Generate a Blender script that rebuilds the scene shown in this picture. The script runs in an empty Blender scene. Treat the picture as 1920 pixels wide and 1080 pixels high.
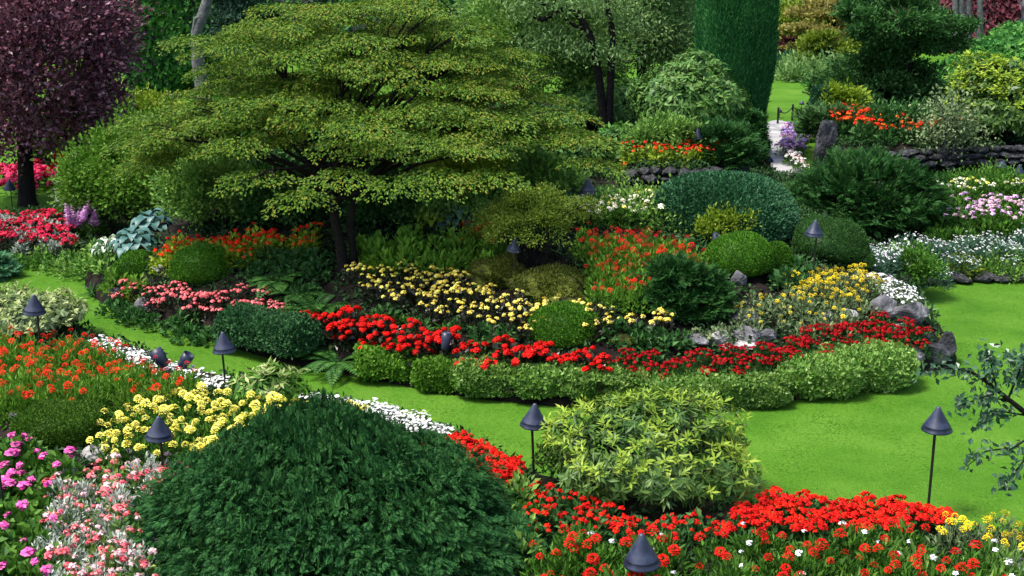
import bpy, bmesh, math, random
import numpy as np
from mathutils import Vector, Matrix

sc = bpy.context.scene
COL = sc.collection
R = math.radians

# ------------------------------------------------------------------ camera, sky, sun, exposure
CAM_H, PITCH, FPX = 6.0, 16.5, 2400.0          # metres, degrees below horizon, focal length in 1920-wide pixels
cam = bpy.data.cameras.new("camera")
camo = bpy.data.objects.new("camera", cam); COL.objects.link(camo)
cam.sensor_width = 36.0; cam.lens = 36.0 * FPX / 1920.0
cam.clip_start = 0.1; cam.clip_end = 2000.0
camo.location = (0, 0, CAM_H); camo.rotation_euler = (R(90 - PITCH), 0, 0)
sc.camera = camo

SUN_EL, SUN_AZ = 64.0, -108.0                    # azimuth clockwise from +Y
w = bpy.data.worlds.new("World"); sc.world = w; w.use_nodes = True
nt = w.node_tree
sky = nt.nodes.new("ShaderNodeTexSky"); sky.sky_type = 'NISHITA'; sky.sun_disc = False
sky.sun_elevation = R(SUN_EL); sky.sun_rotation = R(SUN_AZ)
sky.air_density = 1.0; sky.dust_density = 3.0; sky.ozone_density = 1.0
bg = nt.nodes["Background"]; bg.inputs[1].default_value = 0.11
nt.links.new(sky.outputs[0], bg.inputs[0])
sun = bpy.data.lights.new("sun", 'SUN'); sun.energy = 2.3; sun.angle = R(16); sun.color = (1.0, 0.95, 0.86)
suno = bpy.data.objects.new("sun", sun); COL.objects.link(suno)
sd_ = Vector((math.sin(R(SUN_AZ)) * math.cos(R(SUN_EL)), math.cos(R(SUN_AZ)) * math.cos(R(SUN_EL)), math.sin(R(SUN_EL))))
suno.rotation_euler = sd_.to_track_quat('Z', 'Y').to_euler()
suno.location = (0, 0, 30)
sc.view_settings.view_transform = 'Standard'; sc.view_settings.look = 'None'
sc.view_settings.exposure = 1.28; sc.view_settings.gamma = 1.0
sc.cycles.max_bounces = 5; sc.cycles.diffuse_bounces = 3; sc.cycles.glossy_bounces = 2
sc.cycles.transmission_bounces = 3; sc.cycles.caustics_reflective = False; sc.cycles.caustics_refractive = False

# ------------------------------------------------------------------ pixel -> world helpers
cp, sp = math.cos(R(PITCH)), math.sin(R(PITCH))
def ray(px, py):
    u, v = (px - 960) / FPX, (540 - py) / FPX
    return np.array([u, cp + v * sp, -sp + v * cp])
def G(px, py, z=0.0):
    d = ray(px, py); t = (z - CAM_H) / d[2]
    return np.array([d[0] * t, d[1] * t, z])
def D(px, py, Y):
    d = ray(px, py); t = Y / d[1]
    return np.array([d[0] * t, Y, CAM_H + d[2] * t])
def axis_depth(p):
    return p[1] * cp + (CAM_H - p[2]) * sp
def mpp(p):                                      # metres per pixel at a point
    return axis_depth(p) / FPX

def sdist(poly, X, Y):
    X = np.asarray(X, float); Y = np.asarray(Y, float)
    x1, y1 = poly[:, 0], poly[:, 1]; x2, y2 = np.roll(x1, -1), np.roll(y1, -1)
    dx, dy = x2 - x1, y2 - y1
    px, py = X[..., None] - x1, Y[..., None] - y1
    t = np.clip((px * dx + py * dy) / (dx * dx + dy * dy + 1e-12), 0, 1)
    d = np.sqrt(((px - t * dx) ** 2 + (py - t * dy) ** 2).min(-1))
    c = ((y1 > Y[..., None]) != (y2 > Y[..., None])) & (X[..., None] < dx * (Y[..., None] - y1) / (dy + 1e-12 * (dy == 0)) + x1)
    return np.where(c.sum(-1) % 2 == 1, d, -d)
def smooth_poly(pts, it=2):
    p = np.array(pts, float)
    for _ in range(it):
        q = np.roll(p, -1, 0)
        p = np.stack([p * .75 + q * .25, p * .25 + q * .75], 1).reshape(-1, 2)
    return p
def gp(pxs, it=2, z=0.0):
    return smooth_poly([G(a, b, z)[:2] for a, b in pxs], it)

ISLAND = gp([(150, 528), (190, 572), (300, 610), (430, 650), (560, 688), (680, 708), (800, 732), (940, 754), (1100, 767), (1300, 764), (1450, 757),
             (1570, 737), (1680, 716), (1775, 690), (1800, 676), (1770, 634), (1730, 575), (1712, 535), (1640, 470), (1500, 420), (1300, 330),
             (1000, 300), (700, 320), (450, 400), (300, 445), (190, 492)])
FRONT = gp([(-500, 560), (0, 580), (140, 604), (195, 638), (290, 664), (350, 694), (420, 710), (560, 744), (700, 777), (850, 813), (985, 876), (1010, 900),
            (1430, 955), (1600, 961), (1790, 992), (1920, 1015), (2300, 1070), (2300, 1500), (-500, 1500)], 1)
REAR = gp([(1590, 534), (1930, 526), (2600, 518), (2600, 262), (1900, 250), (1560, 255), (1530, 330), (1470, 350), (1440, 300), (1440, 240), (1180, 200),
           (900, 200), (330, 300), (330, 400), (560, 450), (1000, 470), (1400, 500)], 1)
LEFTBED = gp([(-300, 480), (0, 488), (110, 493), (200, 497), (330, 470), (360, 400), (330, 330), (200, 375), (120, 406), (-300, 405)], 1)
TERR_A = gp([(1165, 352), (1280, 362), (1385, 340), (1400, 300), (1300, 280), (1190, 290)], 1, 1.25)
TERR_B = gp([(1535, 312), (1700, 318), (1900, 316), (2100, 310), (2100, 215), (1560, 215), (1530, 250)], 1, .75)
BEDS = [
    ('island_bed', ISLAND, lambda d: .22 * (1 - np.exp(-d / .08)) + 1.05 * (1 - np.exp(-d / 1.6)), .1),
    ('front_bed', FRONT, lambda d: .12 * (1 - np.exp(-d / .08)) + .22 * (1 - np.exp(-d / 1.5)), .12),
    ('rear_bed', REAR, lambda d: .18 * (1 - np.exp(-d / .15)) + .55 * (1 - np.exp(-d / 2.5)), .2),
    ('left_bed', LEFTBED, lambda d: .1 * (1 - np.exp(-d / .08)) + .1 * (1 - np.exp(-d / 1.2)), .12),
    ('raised_terrace', TERR_A, lambda d: 1.2 + .42 * (1 - np.exp(-d / .04)), .12),
    ('stone_terrace', TERR_B, lambda d: .62 + .5 * (1 - np.exp(-d / .05)) + .15 * (1 - np.exp(-d / 2)), .16),
]
def terrain(X, Y):
    X = np.asarray(X, float); Y = np.asarray(Y, float)
    z = np.zeros(X.shape)
    for _, p, f, _r in BEDS:
        d = sdist(p, X, Y)
        z = np.maximum(z, np.where(d > 0, f(np.maximum(d, 0)), 0))
    return z
_ts = np.concatenate([np.arange(7, 32, .03), np.arange(32, 130, .15)])
def T(px, py, off=0.0):
    d = ray(px, py); tt = _ts / d[1]
    X, Y, Z = d[0] * tt, d[1] * tt, CAM_H + d[2] * tt
    g = terrain(X, Y) + off
    hit = np.nonzero(Z <= g)[0]
    k = hit[0] if len(hit) else len(tt) - 1
    return np.array([X[k], Y[k], g[k] - off])

# ------------------------------------------------------------------ materials
MATS = {}
def new_mat(name):
    m = bpy.data.materials.new(name); m.use_nodes = True
    return m, m.node_tree, m.node_tree.nodes["Principled BSDF"]
def ramp(nt, cols, pos=None):
    r = nt.nodes.new("ShaderNodeValToRGB"); el = r.color_ramp.elements
    n = len(cols)
    while len(el) < n: el.new(.5)
    for i, c in enumerate(cols):
        el[i].position = pos[i] if pos else i / max(1, n - 1); el[i].color = (*c, 1)
    return r
def leaf_mat(name, *cols, rough=.55, trans=.25, spec=.2, nscale=1.6, nmix=.5, gain=1.25, pos=None, ovar=.14, upn=0):
    if name in MATS: return MATS[name]
    cols = [tuple(min(.9, x * gain) for x in c) for c in cols]
    m, nt, b = new_mat(name)
    g = nt.nodes.new("ShaderNodeNewGeometry")
    tc = nt.nodes.new("ShaderNodeTexCoord")
    no = nt.nodes.new("ShaderNodeTexNoise"); no.inputs["Scale"].default_value = nscale; no.inputs["Detail"].default_value = 4 if upn else 2
    nt.links.new(tc.outputs["Object"], no.inputs["Vector"])
    mx = nt.nodes.new("ShaderNodeMix"); mx.inputs[0].default_value = nmix
    nt.links.new(g.outputs["Random Per Island"], mx.inputs[2]); nt.links.new(no.outputs[0], mx.inputs[3])
    r = ramp(nt, cols, pos or [.22 + .56 * i / max(1, len(cols) - 1) for i in range(len(cols))])
    nt.links.new(mx.outputs[0], r.inputs[0])
    oi = nt.nodes.new("ShaderNodeObjectInfo"); mr = nt.nodes.new("ShaderNodeMapRange"); mr.inputs[3].default_value = 1 - ovar; mr.inputs[4].default_value = 1 + ovar
    nt.links.new(oi.outputs["Random"], mr.inputs[0])
    hv = nt.nodes.new("ShaderNodeHueSaturation"); nt.links.new(mr.outputs[0], hv.inputs["Value"]); nt.links.new(r.outputs[0], hv.inputs["Color"])
    r = hv
    nt.links.new(r.outputs[0], b.inputs["Base Color"])
    if upn > 0:
        vm = nt.nodes.new("ShaderNodeMix"); vm.data_type = 'VECTOR'; vm.inputs[0].default_value = upn; vm.inputs[5].default_value = (0, 0, 1)
        nt.links.new(g.outputs["Normal"], vm.inputs[4]); nt.links.new(vm.outputs[1], b.inputs["Normal"])
    b.inputs["Roughness"].default_value = rough; b.inputs["Specular IOR Level"].default_value = spec
    if trans > 0:
        t = nt.nodes.new("ShaderNodeBsdfTranslucent"); nt.links.new(r.outputs[0], t.inputs[0])
        s = nt.nodes.new("ShaderNodeMixShader"); s.inputs[0].default_value = trans
        nt.links.new(b.outputs[0], s.inputs[1]); nt.links.new(t.outputs[0], s.inputs[2])
        nt.links.new(s.outputs[0], nt.nodes["Material Output"].inputs[0])
    MATS[name] = m
    return m
def rough_mat(name, cols, scale=6, rough=.9, bump=.4, bscale=20, pos=None, spec=.2, detail=6):
    if name in MATS: return MATS[name]
    m, nt, b = new_mat(name)
    tc = nt.nodes.new("ShaderNodeTexCoord")
    no = nt.nodes.new("ShaderNodeTexNoise"); no.inputs["Scale"].default_value = scale; no.inputs["Detail"].default_value = detail
    nt.links.new(tc.outputs["Object"], no.inputs["Vector"])
    r = ramp(nt, cols, pos or [.3 + .4 * i / max(1, len(cols) - 1) for i in range(len(cols))])
    nt.links.new(no.outputs[0], r.inputs[0]); nt.links.new(r.outputs[0], b.inputs["Base Color"])
    n2 = nt.nodes.new("ShaderNodeTexNoise"); n2.inputs["Scale"].default_value = bscale; n2.inputs["Detail"].default_value = 6
    nt.links.new(tc.outputs["Object"], n2.inputs["Vector"])
    bp = nt.nodes.new("ShaderNodeBump"); bp.inputs["Strength"].default_value = bump; bp.inputs["Distance"].default_value = .05
    nt.links.new(n2.outputs[0], bp.inputs["Height"]); nt.links.new(bp.outputs[0], b.inputs["Normal"])
    b.inputs["Roughness"].default_value = rough; b.inputs["Specular IOR Level"].default_value = spec
    MATS[name] = m
    return m

SOIL = rough_mat("soil", [(.004, .003, .0025), (.012, .009, .007), (.028, .02, .015)], 5, .95, .8, 30)
BARK = rough_mat("bark", [(.012, .009, .008), (.04, .03, .025)], 9, .9, .8, 30)
DARKBARK = rough_mat("dark_bark", [(.006, .005, .005), (.018, .014, .012)], 9, .9, .8, 30)
GREYBARK = rough_mat("grey_bark", [(.06, .06, .065), (.17, .17, .18)], 7, .9, .8, 25)
ROCK = rough_mat("rock", [(.035, .035, .04), (.13, .13, .14), (.33, .32, .32)], 4, .9, .9, 14)
DARKROCK = rough_mat("dark_rock", [(.015, .016, .018), (.05, .052, .058), (.13, .135, .14)], 4, .9, .9, 14)
PALEROCK = rough_mat("pale_rock", [(.12, .11, .11), (.36, .35, .34), (.55, .53, .52)], 4, .9, .8, 14)
MOSS = rough_mat("moss", [(.025, .022, .012), (.085, .105, .015), (.16, .18, .028)], 7, .95, 1, 45)
PATHM = rough_mat("path_concrete", [(.2, .2, .21), (.36, .36, .37), (.44, .44, .45)], 2.2, .9, .2, 30)

M_TOPIARY = leaf_mat("topiary_leaf", (.02, .075, .004), (.05, .15, .008), (.09, .23, .015), trans=.15, nmix=.3)
M_TOPDARK = leaf_mat("topiary_dark_leaf", (.012, .04, .008), (.025, .08, .014), (.045, .12, .02), trans=.15)
M_MAPLE = leaf_mat("maple_leaf", (.026, .075, .008), (.062, .142, .012), (.13, .232, .016), (.26, .19, .03), trans=.28, nscale=.9, nmix=.4, gain=1.08, pos=[.2, .42, .64, .9])
M_PLUM = leaf_mat("plum_leaf", (.045, .016, .03), (.115, .036, .06), (.22, .07, .105), (.36, .2, .26), trans=.2, rough=.4, spec=.4)
M_YEW = leaf_mat("yew_needle", (.006, .034, .011), (.016, .07, .018), (.048, .135, .034), trans=.12, nscale=3.5, spec=.06)
M_SPREAD = leaf_mat("spreading_needle", (.008, .04, .01), (.02, .075, .016), (.045, .125, .026), trans=.15, spec=.08)
M_BLUEC = leaf_mat("blue_needle", (.016, .07, .025), (.036, .125, .05), (.075, .2, .09), trans=.1)
M_RHODO = leaf_mat("rhododendron_leaf", (.02, .058, .01), (.048, .108, .018), (.1, .17, .03), rough=.42, spec=.3, trans=.15)
M_RHODON = leaf_mat("rhododendron_new_leaf", (.1, .18, .014), (.185, .275, .026), (.29, .37, .05), rough=.4, trans=.25)
M_RHODOD = leaf_mat("dark_rhododendron_leaf", (.02, .07, .014), (.055, .13, .024), (.11, .2, .045), rough=.45, spec=.2, trans=.2, gain=1.5)
M_VARI = leaf_mat("variegated_leaf", (.07, .12, .025), (.2, .27, .08), (.42, .45, .2), trans=.25)
M_HEDGE = leaf_mat("hedge_leaf", (.055, .14, .018), (.13, .255, .042), (.29, .42, .115), rough=.4, spec=.3, trans=.3)
M_HEDGED = leaf_mat("dark_hedge_leaf", (.012, .05, .018), (.028, .09, .03), (.065, .17, .055), trans=.2)
M_GREEN = leaf_mat("green_leaf", (.02, .07, .008), (.05, .14, .014), (.11, .24, .03), trans=.25)
M_BRIGHT = leaf_mat("bright_leaf", (.05, .14, .012), (.1, .23, .02), (.17, .31, .04), trans=.3)
M_LIME = leaf_mat("lime_leaf", (.09, .17, .01), (.2, .3, .02), (.32, .4, .05), trans=.3)
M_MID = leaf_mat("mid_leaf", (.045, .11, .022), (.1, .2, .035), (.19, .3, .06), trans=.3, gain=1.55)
M_GREYG = leaf_mat("greygreen_leaf", (.05, .11, .03), (.11, .2, .06), (.2, .3, .11), trans=.3, gain=1.6)
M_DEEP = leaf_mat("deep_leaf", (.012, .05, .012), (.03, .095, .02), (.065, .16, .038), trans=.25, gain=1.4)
M_IVY = leaf_mat("ivy_leaf", (.018, .09, .018), (.042, .15, .028), (.11, .26, .05), trans=.35, gain=1.5)
M_CYPRESS = leaf_mat("cypress_spray", (.012, .085, .026), (.03, .15, .04), (.085, .26, .07), trans=.25, nscale=1, spec=.08)
M_GOLD = leaf_mat("golden_leaf", (.13, .13, .03), (.24, .22, .06), (.35, .3, .09), trans=.3)
M_BRONZE = leaf_mat("bronze_leaf", (.008, .012, .006), (.02, .022, .012), (.04, .04, .022), rough=.35, spec=.5, trans=.1)
M_SILVER = leaf_mat("silver_leaf", (.34, .4, .32), (.5, .56, .47), (.66, .7, .62), trans=.1, gain=1)
M_HOSTA = leaf_mat("hosta_leaf", (.025, .08, .07), (.05, .125, .115), (.1, .19, .175), rough=.45, spec=.4, trans=.1)
M_HOSTAW = leaf_mat("white_hosta_leaf", (.03, .1, .03), (.12, .2, .09), (.6, .66, .55), rough=.45, trans=.1, nmix=.15)
M_FERN = leaf_mat("fern_frond", (.012, .055, .01), (.03, .10, .018), (.07, .17, .03), trans=.25)
M_STRAP = leaf_mat("strap_leaf", (.04, .1, .03), (.09, .18, .06), (.17, .27, .1), trans=.2)
M_MAROON = leaf_mat("maroon_leaf", (.04, .008, .014), (.09, .02, .03), (.14, .04, .05), trans=.2)
M_OLIVE = leaf_mat("olive_leaf", (.06, .11, .01), (.13, .19, .016), (.22, .29, .03), trans=.3)
M_SEDUM = leaf_mat("sage_leaf", (.06, .1, .04), (.13, .19, .08), (.24, .3, .14), trans=.2)
def petal(name, *c): return leaf_mat(name, *c, rough=.6, spec=.1, trans=.12, nmix=.2, gain=.95, ovar=.3)
P_RED = petal("red_petal", (.42, .003, .003), (.6, .006, .005), (.72, .016, .01))
P_DKRED = petal("crimson_petal", (.2, .001, .004), (.31, .002, .006), (.42, .007, .01))
P_SCAR = petal("scarlet_petal", (.55, .005, .003), (.72, .014, .005), (.85, .035, .01))
P_ORANGE = petal("orange_petal", (.56, .025, .004), (.68, .07, .008), (.75, .16, .02))
P_YEL = petal("yellow_petal", (.7, .5, .025), (.8, .64, .07), (.85, .75, .26))
P_LEMON = petal("lemon_petal", (.75, .65, .05), (.85, .78, .12), (.9, .85, .25))
P_GOLDP = petal("gold_petal", (.7, .46, .006), (.8, .6, .012), (.84, .7, .035))
P_PINK = petal("pink_petal", (.72, .06, .09), (.85, .14, .16), (.9, .32, .32))
P_MAG = petal("magenta_petal", (.6, .03, .25), (.75, .08, .36), (.82, .22, .5))
P_LILAC = petal("lilac_petal", (.5, .22, .5), (.62, .35, .62), (.75, .5, .72))
P_PURP = petal("purple_petal", (.2, .1, .45), (.32, .2, .6), (.5, .38, .72))
P_WHITE = petal("white_petal", (.7, .72, .74), (.8, .82, .83), (.88, .88, .88))
P_ROSE = petal("rose_petal", (.5, .01, .03), (.68, .06, .1), (.8, .25, .3))
P_CREAM = petal("cream_petal", (.75, .7, .4), (.85, .82, .6), (.88, .87, .75))

# ------------------------------------------------------------------ mesh builder
class MB:
    def __init__(s): s.b = []
    def add(s, V, F, mi=0, smooth=False):
        s.b.append((np.asarray(V, np.float32).reshape(-1, 3), np.asarray(F, np.int32), mi, smooth)); return s
    def mesh(s, name, mats):
        me = bpy.data.meshes.new(name)
        vo, V, L, LS, MI, SM, lo = 0, [], [], [], [], [], 0
        for v, f, mi, sm in s.b:
            V.append(v); k = f.shape[1]
            L.append((f + vo).ravel()); LS.append(lo + np.arange(len(f)) * k); lo += f.size
            MI.append(np.full(len(f), mi)); SM.append(np.full(len(f), sm)); vo += len(v)
        V = np.concatenate(V); L = np.concatenate(L); LS = np.concatenate(LS)
        me.vertices.add(len(V)); me.vertices.foreach_set("co", V.ravel())
        me.loops.add(len(L)); me.loops.foreach_set("vertex_index", L.astype(np.int32))
        me.polygons.add(len(LS)); me.polygons.foreach_set("loop_start", LS.astype(np.int32))
        for m in (mats if isinstance(mats, (list, tuple)) else [mats]): me.materials.append(m)
        me.polygons.foreach_set("material_index", np.concatenate(MI).astype(np.int32))
        me.polygons.foreach_set("use_smooth", np.concatenate(SM).astype(bool))
        me.update(calc_edges=True)
        return me
def tag(o, label=None, cat=None, group=None, kind=None):
    if label: o["label"] = label
    if cat: o["category"] = cat
    if group: o["group"] = group
    if kind: o["kind"] = kind
    return o
def obj(name, me, parent=None, loc=None, rz=0.0, scale=None):
    o = bpy.data.objects.new(name, me); COL.objects.link(o)
    if parent is not None: o.parent = parent
    if loc is not None: o.location = [float(a) for a in loc]
    if rz: o.rotation_euler = (0, 0, rz)
    if scale is not None: o.scale = scale if hasattr(scale, '__len__') else (scale,) * 3
    return o
def empty(name, loc, label, cat, group=None, rz=0):
    return tag(obj(name, None, None, loc, rz), label, cat, group)
def nrm(v): return v / (np.linalg.norm(v, axis=-1, keepdims=True) + 1e-9)
SEED = [1]
def rng():
    SEED[0] += 1
    return np.random.default_rng(SEED[0] * 7919)

def leaf_block(P, A, N, L, W, fold=.2, droop=.1):
    n = len(P); A = nrm(A)
    S = nrm(np.cross(A, N)); N2 = np.cross(S, A)
    L = np.broadcast_to(np.asarray(L, float).reshape(-1, 1), (n, 1)); W = np.broadcast_to(np.asarray(W, float).reshape(-1, 1), (n, 1))
    V = np.stack([P, P + A * L * .5 + S * W * .5 + N2 * fold * W, P + A * L - N2 * droop * L, P + A * L * .5 - S * W * .5 + N2 * fold * W], 1)
    F = np.arange(4 * n).reshape(n, 4)
    return V.reshape(-1, 3), F
def blade_block(P, A, N, L, W, seg=3, curve=.5):                # long arching strap leaves
    n = len(P); A = nrm(A); S = nrm(np.cross(A, N)); L = np.broadcast_to(np.asarray(L, float).reshape(-1, 1), (n, 1))
    rows = []
    for i in range(seg + 1):
        t = i / seg
        c = P + A * L * t + np.array([0, 0, -1.]) * L * curve * t * t
        ww = W * (1 - t ** 2) * (.7 if i == 0 else 1) + .002
        rows += [c - S * ww / 2, c + S * ww / 2]
    V = np.stack(rows, 1); m = 2 * (seg + 1)
    F = np.concatenate([np.array([[2 * i, 2 * i + 1, 2 * i + 3, 2 * i + 2]]) + (np.arange(n) * m)[:, None] for i in range(seg)])
    return V.reshape(-1, 3), F
def spray_block(P, A, N, L, W, pairs=5):
    A = nrm(A); S = nrm(np.cross(A, N)); N = np.cross(S, A); n = len(P); L = np.broadcast_to(np.asarray(L, float).reshape(-1, 1), (n, 1))
    p, a = [P + A * L * .75], [A]
    for i in range(pairs):
        t = i / pairs
        for sg in (1, -1): p.append(P + A * L * (t * .8)); a.append(A * .72 + sg * S * .7)
    m = len(p); P2 = np.concatenate(p); A2 = np.concatenate(a); N2 = np.tile(N, (m, 1)); tp = np.concatenate([[.5]] + [[1 - .6 * i / pairs] * 2 for i in range(pairs)])
    return leaf_block(P2, A2, N2, np.repeat(tp, n)[:, None] * np.tile(L, (m, 1)) * .62, W, 0, .15)
def lumpf(rg, amp, freq=3, k=6):
    K = rg.normal(size=(k, 3)) * freq; ph = rg.uniform(0, 6.28, k)
    return lambda d: 1 + amp * np.sin(d @ K.T + ph).mean(-1) * 2
def sph(rg, n, zmin=-1.0):
    z = rg.uniform(zmin, 1, n); a = rg.uniform(0, 2 * np.pi, n); r = np.sqrt(1 - z * z)
    return np.stack([r * np.cos(a), r * np.sin(a), z], 1)
def tube(pts, rad, sides=8):
    pts = np.asarray(pts, float); n = len(pts); rad = np.broadcast_to(rad, (n,))
    tg = nrm(np.gradient(pts, axis=0)); ref = np.array([.13, .97, .2])
    V = []
    for i in range(n):
        a = nrm(np.cross(tg[i], ref)); b = np.cross(tg[i], a)
        th = np.arange(sides) * 2 * np.pi / sides
        V.append(pts[i] + rad[i] * (np.cos(th)[:, None] * a + np.sin(th)[:, None] * b))
    V = np.concatenate(V)
    F = [[i * sides + j, i * sides + (j + 1) % sides, (i + 1) * sides + (j + 1) % sides, (i + 1) * sides + j] for i in range(n - 1) for j in range(sides)]
    return V, np.array(F)
def curve(p0, p1, rg, bend=.15, n=7, sag=0.0):
    p0, p1 = np.asarray(p0, float), np.asarray(p1, float); t = np.linspace(0, 1, n)[:, None]
    L = np.linalg.norm(p1 - p0); m = (p0 + p1) / 2 + rg.normal(size=3) * L * bend + np.array([0, 0, sag * L])
    c = (1 - t) ** 2 * p0 + 2 * t * (1 - t) * m + t * t * p1
    c[1:-1] += rg.normal(size=(n - 2, 3)) * L * .015
    return c

# ------------------------------------------------------------------ crowns
def crown(rg, n, rx, ry, rz, L, W, K=60, crad=.18, lump=.18, up=.3, out=.6, rnd=.5, zmin=-.35, inner=.55, flat=1.0, zc=None, low=1.0, droop=.1, freq=3, nup=.5):
    """leaf clumps through an ellipsoid crown; zc = centre height, low scales the lower half"""
    lf = lumpf(rg, lump, freq)
    d = sph(rg, K, zmin); fac = 1 - (1 - inner) * rg.uniform(0, 1, K) ** 2.0
    C = d * np.array([rx, ry, rz]) * (fac * lf(d))[:, None]
    C[:, 2] = np.where(C[:, 2] < 0, C[:, 2] * low, C[:, 2])
    k = rg.integers(0, K, n); off = rg.normal(size=(n, 3)) * crad * rg.uniform(.6, 1.3, K)[k][:, None]; off[:, 2] *= flat
    P = C[k] + off
    o = nrm(P / np.array([rx, ry, rz]) ** 2)
    A = nrm(out * o + up * np.array([0, 0, 1.]) + rnd * rg.normal(size=(n, 3)) + .4 * nrm(off))
    N = nrm(nup * np.array([0, 0, 1.]) + .6 * o + .45 * rg.normal(size=(n, 3)))
    if zc is not None: P = P + np.array([0, 0, zc])
    s = rg.uniform(.7, 1.25, n)
    return leaf_block(P, A, N, L * s, W * s, droop=droop), C + (np.array([0, 0, zc]) if zc is not None else 0)
def shell_leaves(rg, n, rx, ry, rz, L, W, lump=.06, zmin=-.5, jit=.03, out=.8, up=.2, rnd=.5, zc=0, p=2.0, low=1.0, freq=3):
    """small leaves over the clipped surface of a dome"""
    lf = lumpf(rg, lump, freq); d = sph(rg, n, zmin)
    if p != 2.0: d = d / (np.abs(d) ** p).sum(1, keepdims=True) ** (1 / p)
    P = d * np.array([rx, ry, rz]) * lf(nrm(d))[:, None] * (1 - jit * rg.exponential(1, n))[:, None]
    P[:, 2] = np.where(P[:, 2] < 0, P[:, 2] * low, P[:, 2])
    o = nrm(d / np.array([rx, ry, rz]))
    A = nrm(out * o + up * np.array([0, 0, 1.]) + rnd * rg.normal(size=(n, 3)))
    N = nrm(o + .5 * rg.normal(size=(n, 3)))
    P = P + np.array([0, 0, zc]); s = rg.uniform(.7, 1.3, n)
    return leaf_block(P, A, N, L * s, W * s), lf
def ellipsoid(rx, ry, rz, zc, lf=None, nu=28, nv=14, p=2.0, low=1.0, zmin=-1.0):
    V = []
    for i in range(nv + 1):
        z = zmin + (1 - zmin) * (1 - math.cos(math.pi * i / nv)) / 2
        r = math.sqrt(max(0, 1 - z * z))
        for j in range(nu):
            a = 2 * math.pi * j / nu; V.append((r * math.cos(a), r * math.sin(a), z))
    d = np.array(V)
    if p != 2.0: d = d / ((np.abs(d) ** p).sum(1, keepdims=True) + 1e-9) ** (1 / p)
    P = d * np.array([rx, ry, rz]); 
    if lf is not None: P *= lf(nrm(d))[:, None]
    P[:, 2] = np.where(P[:, 2] < 0, P[:, 2] * low, P[:, 2]); P[:, 2] += zc
    F = [[i * nu + j, i * nu + (j + 1) % nu, (i + 1) * nu + (j + 1) % nu, (i + 1) * nu + j] for i in range(nv) for j in range(nu)]
    return P, np.array(F)
def limbs(mb, rg, base, targets, r0, mi=0, sag=.1, up=.35, sides=6):
    for t in targets:
        st = np.array(base) + (np.array(t) - np.array(base)) * np.array([0, 0, rg.uniform(0, up)])
        c = curve(st, t, rg, .08, 7, sag)
        mb.add(*tube(c, np.linspace(r0, r0 * .25, len(c)), sides), mi, True)

# fit a plant into a pixel box: left, right, top, front base -> location, width, height
def fit(pl, pr, pt, pb, deep=.8):
    cx = (pl + pr) / 2
    b = T(cx, pb); wd = (pr - pl) * mpp(b)
    Y = b[1] + wd * .5 * deep
    c = D(cx, pb, Y); wd = (pr - pl) * axis_depth((0, Y, b[2])) / FPX
    x = ray(cx, pb)[0] / ray(cx, pb)[1] * Y
    # keep the centre line through the pixel column at mid height
    t = D(cx, pt, Y); zg = b[2]
    h = max(t[2] - zg, .08)
    return np.array([t[0], Y, zg]), wd, h

def topiary(box, label, mat=M_TOPIARY, leaf=.03, n=14000, name='topiary_shrub', cat='topiary', group=None, lump=.05, zc=.3, p=2.0, deep=.9, zmin=-.75):
    loc, wd, h = fit(*box, deep=deep); rg = rng(); mb = MB(); r = wd / 2
    blk, lf = shell_leaves(rg, n, r, r * deep, h * (1 - zc), leaf, leaf * .45, lump, zmin, .018, zc=h * zc, p=p, low=zc / (1 - zc))
    mb.add(*blk); mb.add(*ellipsoid(r * .96, r * deep * .96, h * (1 - zc) * .96, h * zc, lf, p=p, low=zc / (1 - zc), zmin=-.8), 0, True)
    return tag(obj(name, mb.mesh(name, mat), None, loc), label, cat, group)
def shrub(box, label, mat, leaf=.07, wl=.5, n=6000, K=70, cr=.16, name='leafy_shrub', cat='shrub', group=None, stems=5, zc=.4, deep=.85, **kw):
    loc, wd, h = fit(*box, deep=deep); rg = rng(); r = wd / 2 * .92
    e = empty(name, loc, label, cat, group)
    mb = MB(); blk, C = crown(rg, n, r, r * deep, h * (1 - zc) * .95, leaf, leaf * wl, K, cr * r, zc=h * zc, low=zc / (1 - zc), **kw)
    mb.add(*blk); obj('foliage', mb.mesh('foliage', mat), e)
    if stems:
        sm = MB(); limbs(sm, rg, (0, 0, 0), C[rg.permutation(len(C))[:stems]] * .92, max(.012, r * .035), up=.1)
        obj('stem', sm.mesh('stem', BARK), e)
    return e
def rosettes(rg, C, Nn, k, L, W, tilt=(-.1, .5)):
    P, A, N = [], [], []
    for c, nn in zip(C, Nn):
        a = nrm(np.cross(nn, [.3, .5, .81])); b = np.cross(nn, a); kk = int(rg.integers(k - 2, k + 3))
        th = np.arange(kk) * 2.4 + rg.uniform(0, 6); ti = rg.uniform(*tilt, kk)
        d = (np.cos(th)[:, None] * a + np.sin(th)[:, None] * b) * np.cos(ti)[:, None] + nn * np.sin(ti)[:, None]
        P.append(np.repeat(c[None], kk, 0) + nn * rg.uniform(-.04, .02, (kk, 1)) * 2); A.append(d + rg.normal(size=(kk, 3)) * .1); N.append(np.repeat(nn[None], kk, 0))
    P, A, N = map(np.concatenate, (P, A, N)); s = rg.uniform(.65, 1.2, len(P))
    return leaf_block(P, A, N, L * s, W * s, fold=-.15, droop=.12)
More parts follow.
